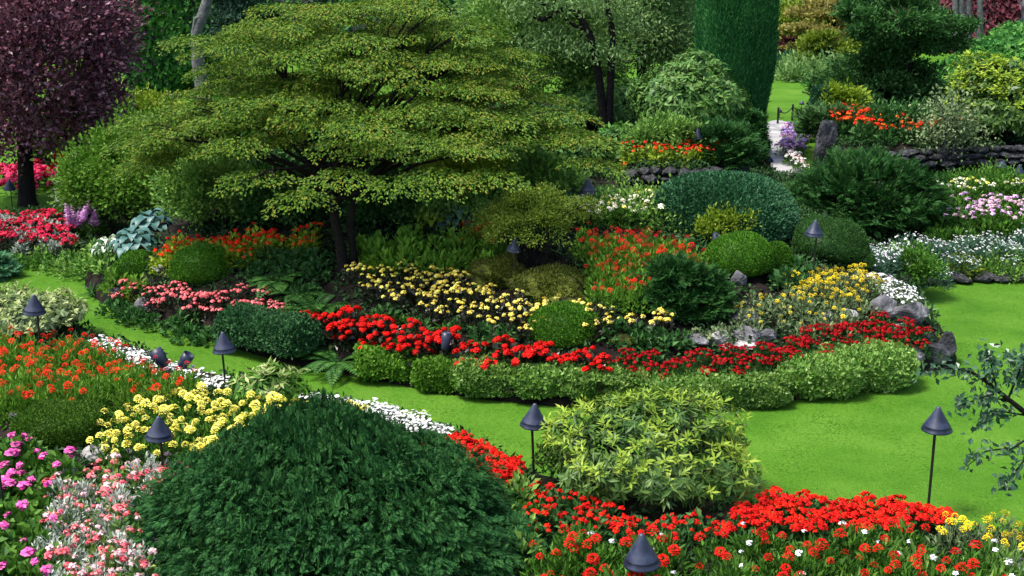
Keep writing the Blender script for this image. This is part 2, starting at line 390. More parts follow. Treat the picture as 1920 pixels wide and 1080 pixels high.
def rhododendron(box, label, n=420, L=.15, W=.042, newf=.4, mats=(M_RHODO, M_RHODON), deep=.85, name='rhododendron_bush', lump=.22, group=None):
    loc, wd, h = fit(*box, deep=deep); rg = rng(); r = wd / 2 * .9; zc = .38
    e = empty(name, loc, label, 'shrub', group); lf = lumpf(rg, lump, 3.5)
    d = sph(rg, n, -.55); fac = 1 - .45 * rg.uniform(0, 1, n) ** 1.8
    C = d * np.array([r, r * deep, h * (1 - zc) * .9]) * (fac * lf(d))[:, None]
    C[:, 2] = np.where(C[:, 2] < 0, C[:, 2] * zc / (1 - zc), C[:, 2]) + h * zc
    Nn = nrm(d + np.array([0, 0, .5]) + .3 * rg.normal(size=(n, 3)))
    new = (rg.uniform(0, 1, n) < newf * np.clip(d[:, 2] * 1.6 + .2, 0, 1)) & (fac > .85)
    mb = MB(); mb.add(*rosettes(rg, C[~new], Nn[~new], 11, L, W, (-.45, .3)), 0)
    mb.add(*rosettes(rg, C[new], nrm(Nn[new] + [0, 0, .6]), 9, L * .85, W * .95, (.05, .9)), 1)
    obj('foliage', mb.mesh('foliage', list(mats)), e)
    sm = MB(); limbs(sm, rg, (0, 0, 0), C[rg.permutation(n)[:60]], .022, up=.15)
    obj('stem', sm.mesh('stem', BARK), e)
    return e
def spray_conifer(box, label, mat, n=26000, L=.06, W=.014, K=260, cr=.1, name='conifer_shrub', cat='conifer', zc=.3, deep=.85, lump=.14, flat=.35, up=.1, group=None, trunk=True, freq=3.5, inner=.6):
    loc, wd, h = fit(*box, deep=deep); rg = rng(); r = wd / 2 * .94
    e = empty(name, loc, label, cat, group); mb = MB()
    blk, C = crown(rg, n, r, r * deep, h * (1 - zc) * .96, L, W, K, cr * r, lump, up=up, out=.9, rnd=.4, zmin=-.6, inner=inner, flat=flat, zc=h * zc, low=zc / (1 - zc), droop=.25, freq=freq)
    m = n // 9; k = rg.integers(0, len(C), m); cc = C[k] - [0, 0, h * zc]; o = nrm(cc / np.array([r, r * deep, h]) ** 2)
    P = C[k] + rg.normal(size=(m, 3)) * cr * r * np.array([1, 1, flat]); A = o * .9 + [0, 0, up] + .45 * rg.normal(size=(m, 3)); N = np.array([0, 0, 1.]) + .3 * o + .3 * rg.normal(size=(m, 3))
    mb.add(*spray_block(P, A, N, L * 2.4 * rg.uniform(.6, 1.3, m), W * 1.25)); k = len(blk[0]) // 16
    mb.add(blk[0][:k * 4], blk[1][:k]); obj('foliage', mb.mesh('foliage', mat), e)
    if trunk:
        sm = MB(); limbs(sm, rg, (0, 0, 0), C[rg.permutation(len(C))[:30]] * .85, max(.02, r * .03), up=.5)
        obj('trunk', sm.mesh('trunk', BARK), e)
    return e
def fern(px, py, size, label, n=16, mat=M_FERN, name='fern', group=None, tall=.55):
    loc = T(px, py); rg = rng(); mb = MB()
    for i in range(n):
        a = 2.4 * i + rg.uniform(-.3, .3); L = size * rg.uniform(.75, 1.1); el = rg.uniform(tall - .2, tall + .45)
        t = np.linspace(.04, 1, 16)[:, None]
        dirh = np.array([math.cos(a), math.sin(a), 0])
        pts = dirh * L * t * math.cos(el) + np.array([0, 0, 1.]) * (L * t * math.sin(el) - .55 * L * t * t)
        tg = nrm(np.gradient(pts, axis=0)); side = np.array([-math.sin(a), math.cos(a), 0])
        wl = (L * .2 * np.sin(np.pi * np.clip(t * .9 + .08, 0, 1)) + .01)[:, 0]
        nn = nrm(np.cross(tg, side) * -1 + 0)
        nn = np.where(nn[:, 2:3] < 0, -nn, nn)
        for s in (1, -1):
            V, F = leaf_block(pts, side * s + tg * .45, nn, wl, L * .055, .0, .1); mb.add(V, F)
        mb.add(*tube(pts, np.linspace(.006, .002, 16), 3))
    return tag(obj(name, mb.mesh(name, mat), None, loc), label, 'fern', group)
def strap_plant(px, py, size, label, n=26, mat=M_STRAP, name='strap_leaved_plant', wdt=.035, group=None, cat='plant', curve_=.45):
    loc = T(px, py); rg = rng(); d = sph(rg, n, .25); d[:, 2] += .2
    V, F = blade_block(rg.normal(size=(n, 3)) * [size * .08, size * .08, 0], d, np.tile([0., 0, 1], (n, 1)) + rg.normal(size=(n, 3)) * .2, size * rg.uniform(.6, 1.1, n), wdt, 4, curve_)
    return tag(obj(name, MB().add(V, F, 0, True).mesh(name, mat), None, loc), label, cat, group)
def hosta(px, py, size, label, mat=M_HOSTA, n=26, lw=.2, ll=.26, name='hosta_plant', group=None):
    loc = T(px, py); rg = rng(); mb = MB(); Vs, Fs = [], []
    for i in range(n):
        a = 2.4 * i; q = math.sqrt((i + .5) / n); r0 = size * .75 * q; z0 = size * (.75 - .5 * q) + rg.uniform(-.03, .03)
        ax = nrm(np.array([math.cos(a), math.sin(a), -.15 - .5 * q])); sd = nrm(np.cross(ax, [0, 0, 1.])); up = np.cross(sd, ax)
        base = np.array([math.cos(a), math.sin(a), 0]) * r0 * .6 + np.array([0, 0, z0])
        Lq, Wq = ll * rg.uniform(.75, 1.15), lw * rg.uniform(.8, 1.1)
        ts = [0, .12, .35, .65, .88, 1]; ws = [.15, .8, 1, .75, .3, 0]
        V = []
        for t, ww in zip(ts, ws):
            c = base + ax * Lq * t + up * (.05 * math.sin(3.1 * t)) * 1.2
            V += [c - sd * Wq / 2 * ww + up * .03 * ww, c, c + sd * Wq / 2 * ww + up * .03 * ww]
        F = []
        for k in range(5): F += [[3 * k, 3 * k + 1, 3 * k + 4, 3 * k + 3], [3 * k + 1, 3 * k + 2, 3 * k + 5, 3 * k + 4]]
        mb.add(np.array(V), np.array(F), 0, True)
        mb.add(*tube([[0, 0, 0], base * .6 + [0, 0, .04], base], .006, 4), 0, True)
    return tag(obj(name, mb.mesh(name, mat), None, loc), label, 'hosta', group)
def rock(px, py, wpx, hpx, label, mat=ROCK, name='rock', group=None, mossy=False, deep=.8, sink=.12):
    b = T(px, py); m = mpp(b); wd, h = wpx * m, hpx * m * 1.05; rg = rng()
    bm = bmesh.new(); bmesh.ops.create_icosphere(bm, subdivisions=4, radius=1)
    d = np.array([v.co[:] for v in bm.verts]); F = np.array([[v.index for v in f.verts] for f in bm.faces]); bm.free()
    pn = nrm(rg.normal(size=(16, 3))); pd = rg.uniform(.62, 1.0, 16)
    q = np.where((d @ pn.T) > .05, pd / np.maximum(d @ pn.T, .05), 9).min(1); q = np.minimum(q, 1.05)
    q *= lumpf(rg, .05, 7, 8)(d) * lumpf(rg, .03, 18, 8)(d)
    V = d * q[:, None]; V = (V - (V.max(0) + V.min(0)) / 2) / (V.max(0) - V.min(0)) * 2
    V = V * np.array([wd / 2, wd / 2 * deep, h * .5 * (1 + sink)]) + np.array([0, 0, h * .5 * (1 - sink)])
    return tag(obj(name, MB().add(V, F, 0, False).mesh(name, mat), None, b + np.array([0, wd * .3, 0]), rg.uniform(-.3, .3)), label, 'rock', group)

# ------------------------------------------------------------------ flowers and bedding plants
def fl_ball(r, n=20, mat=P_RED, flat=.75):
    r *= .8; rg = rng(); i = np.arange(n); z = 1 - 1.5 * (i + .5) / n; a = i * 2.4; q = np.sqrt(np.maximum(0, 1 - z * z))
    d = np.stack([q * np.cos(a), q * np.sin(a), z], 1)
    ax = nrm(np.cross(d, [0, 0, 1.]) * .3 + np.stack([np.cos(a), np.sin(a), -q * .8 + .5], 1) + .2 * rg.normal(size=(n, 3)))
    P = d * r * np.array([1, 1, flat]) * .72 - ax * r * .4
    V, F = leaf_block(P, ax, d, r * .95, r * .9, -.1, .15)
    return MB().add(V, F).mesh('flower', mat)
def fl_dome(r, n=26, mat=P_LEMON):
    n = int(n * 1.5); rg = rng(); i = np.arange(n); q = np.sqrt((i + .5) / n); a = i * 2.4
    d = np.stack([np.cos(a), np.sin(a), np.zeros(n)], 1)
    P = d * (q * r * .62)[:, None] + np.array([0, 0, 1.]) * ((1 - q * q) * r * .6)[:, None]
    A = d + np.array([0, 0, 1.]) * ((1 - q) * 1.2 - .15)[:, None] + .15 * rg.normal(size=(n, 3))
    V, F = leaf_block(P, A, np.tile([0., 0, 1], (n, 1)) + d * .3, r * .4, r * .42, -.15, .2)
    return MB().add(V, F).mesh('flower', mat)
def fl_star(r, n=5, mat=P_WHITE):
    rg = rng(); a = np.arange(n) * 2 * np.pi / n
    d = np.stack([np.cos(a), np.sin(a), np.full(n, .25)], 1)
    V, F = leaf_block(np.zeros((n, 3)), d, np.tile([0., 0, 1], (n, 1)), r, r * .85, .05, .1)
    return MB().add(V, F).mesh('flower', mat)
def fl_spike(r, h, n=40, mat=P_LILAC):
    rg = rng(); t = rg.uniform(0, 1, n); a = rg.uniform(0, 6.28, n)
    d = np.stack([np.cos(a), np.sin(a), .5 + 0 * a], 1)
    P = d * (r * (1 - t) * .3)[:, None]; P[:, 2] = t * h
    V, F = leaf_block(P, d, np.tile([0., 0, 1], (n, 1)) + .3 * d, r * (1.15 - t), r * .5)
    return MB().add(V, F).mesh('flower', mat)
def proto(h, r, nleaf, L, W, leafmat, flowers, nfl, seedn=1, fh=(.85, 1.1), tilt=.5, up=.5, fsc=(.75, 1.15)):
    rg = rng(); d = sph(rg, nleaf, -.1); q = rg.uniform(.35, 1, nleaf) ** .6
    P = d * q[:, None] * np.array([r, r, h * .8]); P[:, 2] = np.abs(P[:, 2]) + h * .08
    A = nrm(d + up * np.array([0, 0, 1.]) + .5 * rg.normal(size=(nleaf, 3))); N = nrm(np.array([0, 0, 1.]) + .5 * d + .4 * rg.normal(size=(nleaf, 3)))
    s = rg.uniform(.7, 1.2, nleaf)
    mb = MB(); mb.add(*leaf_block(P, A, N, L * s, W * s, .15, .15))
    fl = []
    for i in range(nfl):
        a = i * 2.4 + rg.uniform(-.5, .5); qq = math.sqrt((i + .5) / max(nfl, 1)) * rg.uniform(.8, 1.1)
        p = np.array([math.cos(a) * qq * r, math.sin(a) * qq * r, h * rg.uniform(*fh) * (1 - .18 * qq * qq)])
        mb.add(*tube([[p[0] * .4, p[1] * .4, .02], p * [.8, .8, .6], p - [0, 0, .005]], .004, 3))
        rot = Matrix.Rotation(rg.uniform(0, 6.28), 4, 'Z')
        ax = Vector((-p[1], p[0], 0)); ax = ax.normalized() if ax.length > 1e-4 else Vector((1, 0, 0))
        tl = Matrix.Rotation(tilt * qq * rg.uniform(.3, 1.2), 4, ax) @ Matrix.Rotation(rg.uniform(0, .4), 4, 'X')
        fl.append((flowers[int(rg.integers(len(flowers)))], Matrix.Translation(Vector(p)) @ tl @ rot @ Matrix.Scale(rg.uniform(*fsc), 4)))
    return (mb.mesh('foliage', leafmat), fl)
def plant(pr, loc, name, label, cat, group, rz, s):
    o = bpy.data.objects.new(name, pr[0]); COL.objects.link(o)
    o.location = [float(a) for a in loc]; o.rotation_euler = (0, 0, rz); o.scale = (s, s, s)
    o["label"] = label; o["category"] = cat; o["group"] = group
    for me, mx in pr[1]:
        c = bpy.data.objects.new('flower', me); COL.objects.link(c); c.parent = o; c.matrix_local = mx
    return o
def bed(poly_px, protos, spacing, h, name, label, group, cat='flower', jit=.35, keep=1.0, smin=.8, smax=1.15, weights=None, line=None):
    P = np.array([T(a, b, h)[:2] for a, b in poly_px]) if line is None else np.concatenate([np.array([T(a, b)[:2] + [0, line[0]] for a, b in poly_px]), np.array([T(a, b)[:2] + [0, line[1]] for a, b in poly_px[::-1]])]); rg = rng()
    x0, y0 = P.min(0); x1, y1 = P.max(0); out = []
    ys = np.arange(y0, y1 + spacing, spacing * .87)
    for j, y in enumerate(ys):
        xs = np.arange(x0 - (j % 2) * spacing / 2, x1 + spacing, spacing)
        pts = np.stack([xs, np.full(len(xs), y)], 1) + rg.normal(size=(len(xs), 2)) * spacing * jit * .6
        ok = sdist(P, pts[:, 0], pts[:, 1]) > -.02
        for p in pts[ok]:
            if rg.uniform() < keep: out.append(p)
    if not out: return 0
    out = np.array(out); z = terrain(out[:, 0], out[:, 1])
    for p, zz in zip(out, z):
        k = int(rg.choice(len(protos), p=weights)) if weights else int(rg.integers(len(protos)))
        plant(protos[k], (p[0], p[1], zz - .01), name, label, cat, group, rg.uniform(0, 6.28), rg.uniform(smin, smax))
    COUNT[group] = COUNT.get(group, 0) + len(out)
    return len(out)
COUNT = {}

# ------------------------------------------------------------------ the setting
def ground_mat():
    m, nt, b = new_mat("lawn_turf")
    tc = nt.nodes.new("ShaderNodeTexCoord")
    n1 = nt.nodes.new("ShaderNodeTexNoise"); n1.inputs["Scale"].default_value = .9; n1.inputs["Detail"].default_value = 5
    n2 = nt.nodes.new("ShaderNodeTexNoise"); n2.inputs["Scale"].default_value = 40; n2.inputs["Detail"].default_value = 4
    for n in (n1, n2): nt.links.new(tc.outputs["Object"], n.inputs["Vector"])
    mx = nt.nodes.new("ShaderNodeMix"); mx.inputs[0].default_value = .2
    nt.links.new(n1.outputs[0], mx.inputs[2]); nt.links.new(n2.outputs[0], mx.inputs[3])
    r = ramp(nt, [(.046, .135, .009), (.068, .172, .013), (.095, .205, .021)], [.35, .5, .65])
    nt.links.new(mx.outputs[0], r.inputs[0]); nt.links.new(r.outputs[0], b.inputs["Base Color"])
    bp = nt.nodes.new("ShaderNodeBump"); bp.inputs["Strength"].default_value = .1; bp.inputs["Distance"].default_value = .01
    nt.links.new(n2.outputs[0], bp.inputs["Height"]); nt.links.new(bp.outputs[0], b.inputs["Normal"])
    b.inputs["Roughness"].default_value = .9; b.inputs["Specular IOR Level"].default_value = .1
    return m
S_ = 400.0
tag(obj('lawn', MB().add([(-S_, -S_, 0), (S_, -S_, 0), (S_, S_, 0), (-S_, S_, 0)], [[0, 1, 2, 3]]).mesh('lawn', ground_mat())), kind='structure')

def bed_mesh(name, poly, prof, res):
    x0, y0 = poly.min(0) - .4; x1, y1 = poly.max(0) + .4
    x0, x1, y0, y1 = max(x0, -26), min(x1, 26), max(y0, 5), min(y1, 44)
    nx, ny = int((x1 - x0) / res) + 2, int((y1 - y0) / res) + 2
    X, Y = np.meshgrid(np.linspace(x0, x1, nx), np.linspace(y0, y1, ny))
    d = sdist(poly, X, Y)
    rg = rng(); nz = np.zeros_like(X)
    for k in range(10):
        kx, ky = rg.normal(size=2) * 6; nz += .012 * np.sin(kx * X + ky * Y + rg.uniform(0, 6))
    Z = np.where(d > 0, prof(np.maximum(d, 0)) + nz * np.clip(d * 4, 0, 1) - .01, d * 1.5)
    if 'terrace' in name: Z = np.where(d > 0, Z, np.maximum(d * 6, -1.5) + prof(np.zeros(1))[0])
    I = np.arange(nx * ny).reshape(ny, nx)
    F = np.stack([I[:-1, :-1], I[:-1, 1:], I[1:, 1:], I[1:, :-1]], -1).reshape(-1, 4)
    keep = d.ravel()[F].max(1) > -.35
    F = F[keep]; V = np.stack([X, Y, Z], -1).reshape(-1, 3)
    used = np.unique(F); mp = np.zeros(len(V), int); mp[used] = np.arange(len(used))
    tag(obj(name, MB().add(V[used], mp[F], 0, True).mesh(name, SOIL)), kind='structure')
for nm, poly, prof, res in BEDS: bed_mesh(nm, poly, prof, res)

# mown grass blades over the near lawn
def grass():
    rg = rng(); n = 700000
    Y = 10.5 + 16.5 * rg.uniform(0, 1, n) ** 1.35; X = rg.uniform(-1, 1, n) * (Y * .42 + 2.2)
    ok = np.ones(n, bool)
    for nm, poly, *_ in BEDS[:4]:
        for k in range(0, n, 100000):
            ok[k:k + 100000] &= sdist(poly, X[k:k + 100000], Y[k:k + 100000]) < .015
    X, Y = X[ok], Y[ok]; n = len(X)
    h = rg.uniform(.002, .006, n); a = rg.uniform(0, 6.28, n); ww = rg.uniform(.004, .008, n) * (Y / 13)
    lean = rg.normal(size=(n, 2)) * .02
    B = np.stack([X, Y, np.zeros(n)], 1); s = np.stack([np.cos(a), np.sin(a), 0 * a], 1) * ww[:, None]
    V = np.stack([B - s, B + s, B + np.stack([lean[:, 0], lean[:, 1], h], 1)], 1).reshape(-1, 3)
    gm = leaf_mat("grass_blade", (.036, .125, .009), (.062, .175, .015), (.098, .225, .026), gain=1.0, trans=0, spec=.03, upn=.96, nscale=1.7, nmix=.92, pos=[.34, .5, .66])
    tag(obj('grass', MB().add(V, np.arange(3 * n).reshape(n, 3)).mesh('grass', gm)), 'short mown bright green grass of the curving lawn', 'grass', kind='stuff')
grass()

def ground_cover():
    rg = rng(); out = []
    for nm, poly, prof, res in BEDS:
        x0, y0 = np.maximum(poly.min(0), (-14, 9)); x1, y1 = np.minimum(poly.max(0), (14, 31)); m = int((x1 - x0) * (y1 - y0) * 330)
        X, Y = rg.uniform(x0, x1, m), rg.uniform(y0, y1, m); d = sdist(poly, X, Y); ok = (d > .12) & (np.abs(X) < Y * .43 + 1) & (np.sin(X * 2.1 + 1) * np.sin(Y * 1.7) + np.sin(X * 5 + Y * 4) * .5 > -.55)
        X, Y = X[ok], Y[ok]; out.append(np.stack([X, Y, terrain(X, Y) + rg.uniform(0, .09, len(X))], 1))
    P = np.concatenate(out); n = len(P); sz = rg.uniform(.6, 1.3, n)
    tag(obj('ground_cover', MB().add(*leaf_block(P, rg.normal(size=(n, 3)) + [0, -.2, .5], rg.normal(size=(n, 3)) * .5 + [0, -.2, 1], .085 * sz, .045 * sz)).mesh('ground_cover', leaf_mat('cover_leaf', (.008, .03, .008), (.02, .06, .014), (.045, .11, .028), trans=.2))), 'low dark leafy ground cover over the soil of the beds', 'ground cover', kind='stuff')
ground_cover()
def strip(name, pxs, mat, z=.006):
    P = smooth_poly([G(a, b)[:2] for a, b in pxs], 2); n = len(P)
    V = np.concatenate([np.c_[P, np.full(n, z)]]); me = bpy.data.meshes.new(name)
    me.from_pydata([tuple(map(float, v)) for v in V], [], [list(range(n))]); me.materials.append(mat); me.update()
    return tag(obj(name, me), kind='structure')
strip('path', [(1420, 345), (1525, 340), (1512, 318), (1482, 298), (1472, 270), (1486, 228), (1436, 224), (1420, 270), (1420, 305)], PATHM)
#SECTION_END_SETTING

# ------------------------------------------------------------------ Japanese maple over the island
def maple():
    rg = rng(); base = T(642, 512); e = empty('maple_tree', base, 'wide spreading green maple with layered leaf tiers over the island bed', 'tree')
    cx, cy = D(682, 200, 19.6)[0] - base[0], 19.6 - base[1]
    zb, zt = 1.3, 4.02; RX, RY = 3.42, 2.6
    lf = lumpf(rg, .1, 2.5)
    pads = []
    def dome(u, v): return zb + (zt - zb) * max(0, 1 - (u * u + v * v) ** .8) ** .62
    while len(pads) < 350:
        u, v = rg.uniform(-1, 1, 2)
        if u * u + v * v > 1: continue
        q = math.sqrt(u * u + v * v); f = 1 - .5 * rg.uniform() ** 1.6
        z = .9 + (dome(u, v) - .9) * f
        if v < -.3: z = max(z, 1.95 + .3 * rg.uniform())
        z = .62 * round(z / .34) * .34 + .38 * z + rg.normal() * .04 + .06 * math.sin(u * 5)
        pads.append((cx + u * RX, cy + v * RY, z, rg.uniform(.24, .58) * (1 - .2 * q), u, v))
    # tiers that stick out on the left and the drooping right skirt, as the crown has them
    for px, py, Y, r in [(350, 72, 18.5, .42), (420, 85, 18.3, .5), (480, 40, 18.6, .4), (530, 48, 18.4, .45), (560, 95, 18.0, .5), (270, 215, 18.3, .42), (300, 250, 18.0, .5), (250, 260, 18.6, .4),
                         (700, 8, 18.9, .5), (780, 12, 18.9, .45), (880, 62, 18.7, .42), (1100, 255, 18.2, .45), (1120, 305, 18.0, .4), (1060, 210, 18.5, .42), (600, 20, 18.8, .5), (640, 330, 16.8, .45), (560, 370, 16.9, .4), (820, 330, 16.8, .45), (930, 330, 17.0, .4), (740, 345, 16.6, .4), (470, 330, 17.2, .45)]:
        p = D(px, py, Y) - base; pads.append((p[0], p[1], p[2], r, (p[0] - cx) / RX, (p[1] - cy) / RY))
    P, A, N = [], [], []
    for x, y, z, r, u, v in pads:
        k = int(900 * (r / .5) ** 2)
        a = rg.uniform(0, 6.28, k); q = np.sqrt(rg.uniform(0, 1, k)) * (1 + .25 * np.sin(a * 3 + rg.uniform(0, 6)) + .15 * np.sin(a * 7 + rg.uniform(0, 6)))
        ox, oy = np.cos(a) * q * r * 1.15, np.sin(a) * q * r
        slope = -.16 * (u * ox + v * oy) - .16 * q * q * r
        P.append(np.stack([x + ox, y + oy, z + slope + rg.normal(size=k) * .022], 1))
        A.append(np.stack([np.cos(a) + .5 * rg.normal(size=k) + u * .5, np.sin(a) + .5 * rg.normal(size=k) + v * .5, -.25 + .3 * rg.normal(size=k)], 1))
        N.append(np.array([u * .3, v * .3, 1.]) + .35 * rg.normal(size=(k, 3)))
    P, A, N = map(np.concatenate, (P, A, N)); s = rg.uniform(.7, 1.25, len(P))
    obj('crown', MB().add(*leaf_block(P, A, N, .049 * s, .029 * s, .08, .25)).mesh('crown', M_MAPLE), e)
    mb = MB(); fork = np.array([-.12, .15, 1.05])
    mb.add(*tube(np.array([[0, 0, -.1], [.02, 0, .1], [-.03, .03, .5], [-.1, .1, .8], fork, [-.2, .3, 1.7]]), [.14, .09, .072, .066, .06, .045], 10), 0, True)
    mb.add(*tube(np.array([[.16, .05, -.1], [.16, .08, .25], [.12, .15, .7], [.2, .3, 1.2], [.4, .5, 1.8]]), [.09, .062, .054, .048, .035], 9), 0, True)
    obj('trunk', mb.mesh('trunk', DARKBARK), e)
    for i in rg.permutation(len(pads))[:56]:
        x, y, z, r, u, v = pads[i]; b = MB()
        c = curve(fork + np.array([0, 0, rg.uniform(-.1, .5)]), (x, y, z - .04), rg, .05, 8, .12)
        b.add(*tube(c, np.linspace(.036, .009, 8), 6), 0, True)
        for _ in range(4):
            t = np.array([x, y, z]) + rg.normal(size=3) * [r * .6, r * .6, .03]; b.add(*tube(curve(c[5], t, rg, .08, 5), np.linspace(.018, .005, 5), 4), 0, True)
        obj('branch', b.mesh('branch', DARKBARK), e)
maple()

# ------------------------------------------------------------------ copper plum tree and other background trees
def tree(px_c, box, base_py, Y, label, mat, name='leafy_tree', n=22000, L=.12, W=.07, K=160, cr=.16, lump=.2, trunk_r=.13, bark=DARKBARK, deep=.9, group=None, zlow=None, nl=22, z0=None, cat='tree', **kw):
    """box = crown pixel box (l, r, top, bottom) seen at depth Y"""
    rg = rng(); l, r, t, b = box
    bx = D(px_c, 300, Y)[0]; gz = float(terrain(bx, Y)) if z0 is None else z0
    zt, zb = D((l + r) / 2, t, Y)[2], D((l + r) / 2, b, Y)[2]; cx = D((l + r) / 2, (t + b) / 2, Y)[0]
    m = axis_depth((0, Y, (zt + zb) / 2)) / FPX; rx = (r - l) / 2 * m * .93; rz = (zt - zb) / 2 * .95
    e = empty(name, (bx, Y, gz), label, cat, group)
    zc = (zt + zb) / 2 - gz; o = np.array([cx - bx, 0, 0])
    blk, C = crown(rg, n, rx, rx * deep, rz, L, W, K, cr * min(rx, rz), lump, zmin=-.9, zc=zc, **kw)
    obj('crown', MB().add(blk[0] + o, blk[1]).mesh('crown', mat), e)
    tr = MB(); f = np.array([o[0] * .3, 0, max(zc - rz * .75, .3)])
    tr.add(*tube(np.array([[0, 0, -.2], [0, 0, .15], f * .5, f, f + (o + [0, 0, zc] - f) * .6]), np.array([1.7, 1.15, 1, .9, .5]) * trunk_r, 10), 0, True)
    limbs(tr, rg, f, (C + o)[rg.permutation(K)[:nl]], trunk_r * .42, up=.6)
    obj('trunk', tr.mesh('trunk', bark), e)
    return e
tree(43, (-150, 236, -150, 312), 390, 26.4, 'purple leaved plum tree with dark trunk at the far left', M_PLUM, 'plum_tree', 42000, .11, .06, 260, .13, .12, .16, up=.5)
tree(1120, (870, 1200, -60, 250), 260, 33, 'grey green tree with a crooked limb, behind the maple top', M_GREYG, 'leafy_tree', 26000, .13, .06, 190, .14, .2, .14, DARKBARK, lump=.2) if False else None
tree(1115, (880, 1180, -140, 215), 260, 34, 'mid green tree with a crooked dark limb right of the maple', M_MID, 'leafy_tree', 26000, .14, .06, 150, .13, .22, .15, inner=.45)
def crooked_limb():
    Y = 31.5; p0 = D(1118, 108, Y); e = empty('crooked_tree', (D(1135, 300, Y)[0], Y, 0), 'dark crooked limbs of a leaning tree right of the maple top', 'tree'); b = np.array(e.location)
    for pts, r in [([(1140, 320), (1130, 200), (1118, 108), (1104, 60), (1082, 22), (1065, 12), (1045, 22), (1020, 38), (1000, 30)], .11), ([(1140, 300), (1146, 120), (1149, 60), (1140, 20), (1133, -60)], .1), ([(1098, 52), (1080, 50), (1060, 35)], .06), ([(1045, 22), (1015, 5), (1000, -5)], .06)]:
        q = np.array([D(x, y, Y) for x, y in pts]) - b; t = np.linspace(0, len(q) - 1, 20); q = np.stack([np.interp(t, np.arange(len(q)), q[:, k]) for k in range(3)], 1)
        obj('limb', MB().add(*tube(q, np.linspace(r, r * .5, 20), 8), 0, True).mesh('limb', DARKBARK), e)
    rg = rng(); C = np.array([D(x, y, Y + rg.uniform(-.4, .6)) for x, y in [(1000, 25), (990, 0), (1060, 5), (1040, 60), (1100, 10), (1160, 10), (1170, 40), (1020, 80), (1090, 90), (1150, 100), (1000, -40), (1100, -50), (1180, -30)]]) - b
    k = rg.integers(0, len(C), 5000); P = C[k] + rg.normal(size=(5000, 3)) * [.4, .4, .14]
    obj('foliage', MB().add(*leaf_block(P, rg.normal(size=(5000, 3)), rg.normal(size=(5000, 3)) * .4 + [0, 0, 1], .12, .05)).mesh('foliage', M_GREYG), e)
crooked_limb()
tree(1200, (1070, 1330, -160, 150), 260, 38, 'pale grey green tree left of the tall cypress column', M_GREYG, 'leafy_tree', 22000, .15, .06, 170, .14, .2, .15)
tree(960, (860, 1010, -60, 190), 230, 40, 'blue green feathery tree partly behind the maple top', M_GREYG, 'leafy_tree', 14000, .16, .05, 120, .16, .2, .12)
tree(1650, (1535, 1775, 60, 300), 260, 33.5, 'dark green spreading tree behind the far stone terrace', M_DEEP, 'leafy_tree', 26000, .13, .06, 130, .1, .32, .14, flat=.5, inner=.5)
tree(1690, (1580, 1800, -30, 125), 250, 33, 'spreading green tree whose flat crown rises over the dark tree at the upper right', M_DEEP, 'leafy_tree', 22000, .13, .055, 110, .12, .32, .13, flat=.5, inner=.5)
tree(1540, (1475, 1640, -10, 105), 150, 52, 'golden leaved maple beyond the far lawn', M_GOLD, 'golden_tree', 12000, .2, .11, 70, .16, .2, .1, flat=.4)
tree(1560, (1490, 1610, 60, 150), 150, 48, 'olive tinted small tree under the golden maple', M_OLIVE, 'leafy_tree', 8000, .18, .09, 60, .16, .2, .1, flat=.5)
tree(210, (150, 262, -120, 60), 200, 50, 'light green tree between the plum and the ivy column', M_GREEN, 'leafy_tree', 9000, .22, .1, 60, .16, .2, .15)
# columnar cypress
def column(px, wpx, Y, top_z, label, name, cat, mat, n, L, W, up=1.0, out=.25, p=3.2, lump=.05, bark=True, deep=1.0, rnd=.22, basepy=None):
    rg = rng(); c = D(px, 150, Y); gz = float(terrain(c[0], Y)); m = axis_depth((0, Y, 3)) / FPX; r = wpx / 2 * m; h = top_z - gz
    e = empty(name, (c[0], Y, gz), label, cat); mb = MB()
    blk, lf = shell_leaves(rg, n, r, r * deep, h / 2, L, W, lump, -1, .04, out, up, rnd, h / 2, p, freq=5); mb.add(*blk)
    mb.add(*ellipsoid(r * .9, r * deep * .9, h / 2 * .97, h / 2, lf, 40, 40, p), 0, True)
    obj('foliage', mb.mesh('foliage', mat), e)
    obj('trunk', MB().add(*tube([[0, 0, -.2], [0, 0, .5], [0, 0, h * .5]], [.2, .16, .1], 10), 0, True).mesh('trunk', BARK), e)
    return e
column(1379, 140, 31.5, 8.2, 'tall clipped green cypress column beside the pale path', 'cypress_tree', 'tree', M_CYPRESS, 130000, .11, .02, lump=.07, rnd=.32)
def ivy_column():
    rg = rng(); Y = 44.0; c = D(345, 100, Y); r = 118 * axis_depth((0, Y, 3)) / FPX; h = 9.5
    e = empty('ivy_covered_rock', (c[0], Y, 0), 'tall rock column clad in dark green ivy, behind the plum and maple', 'ivy column'); p = 4.0
    blk, lf = shell_leaves(rg, 26000, r, r * .8, h / 2, .2, .16, .08, -1, .03, .5, -.5, .4, h / 2, p, freq=4)
    obj('ivy', MB().add(*blk).mesh('ivy', M_IVY), e)
    obj('rock_core', MB().add(*ellipsoid(r * .95, r * .76, h / 2 * .98, h / 2, lf, 36, 24, p), 0, True).mesh('rock_core', DARKROCK), e)
ivy_column()
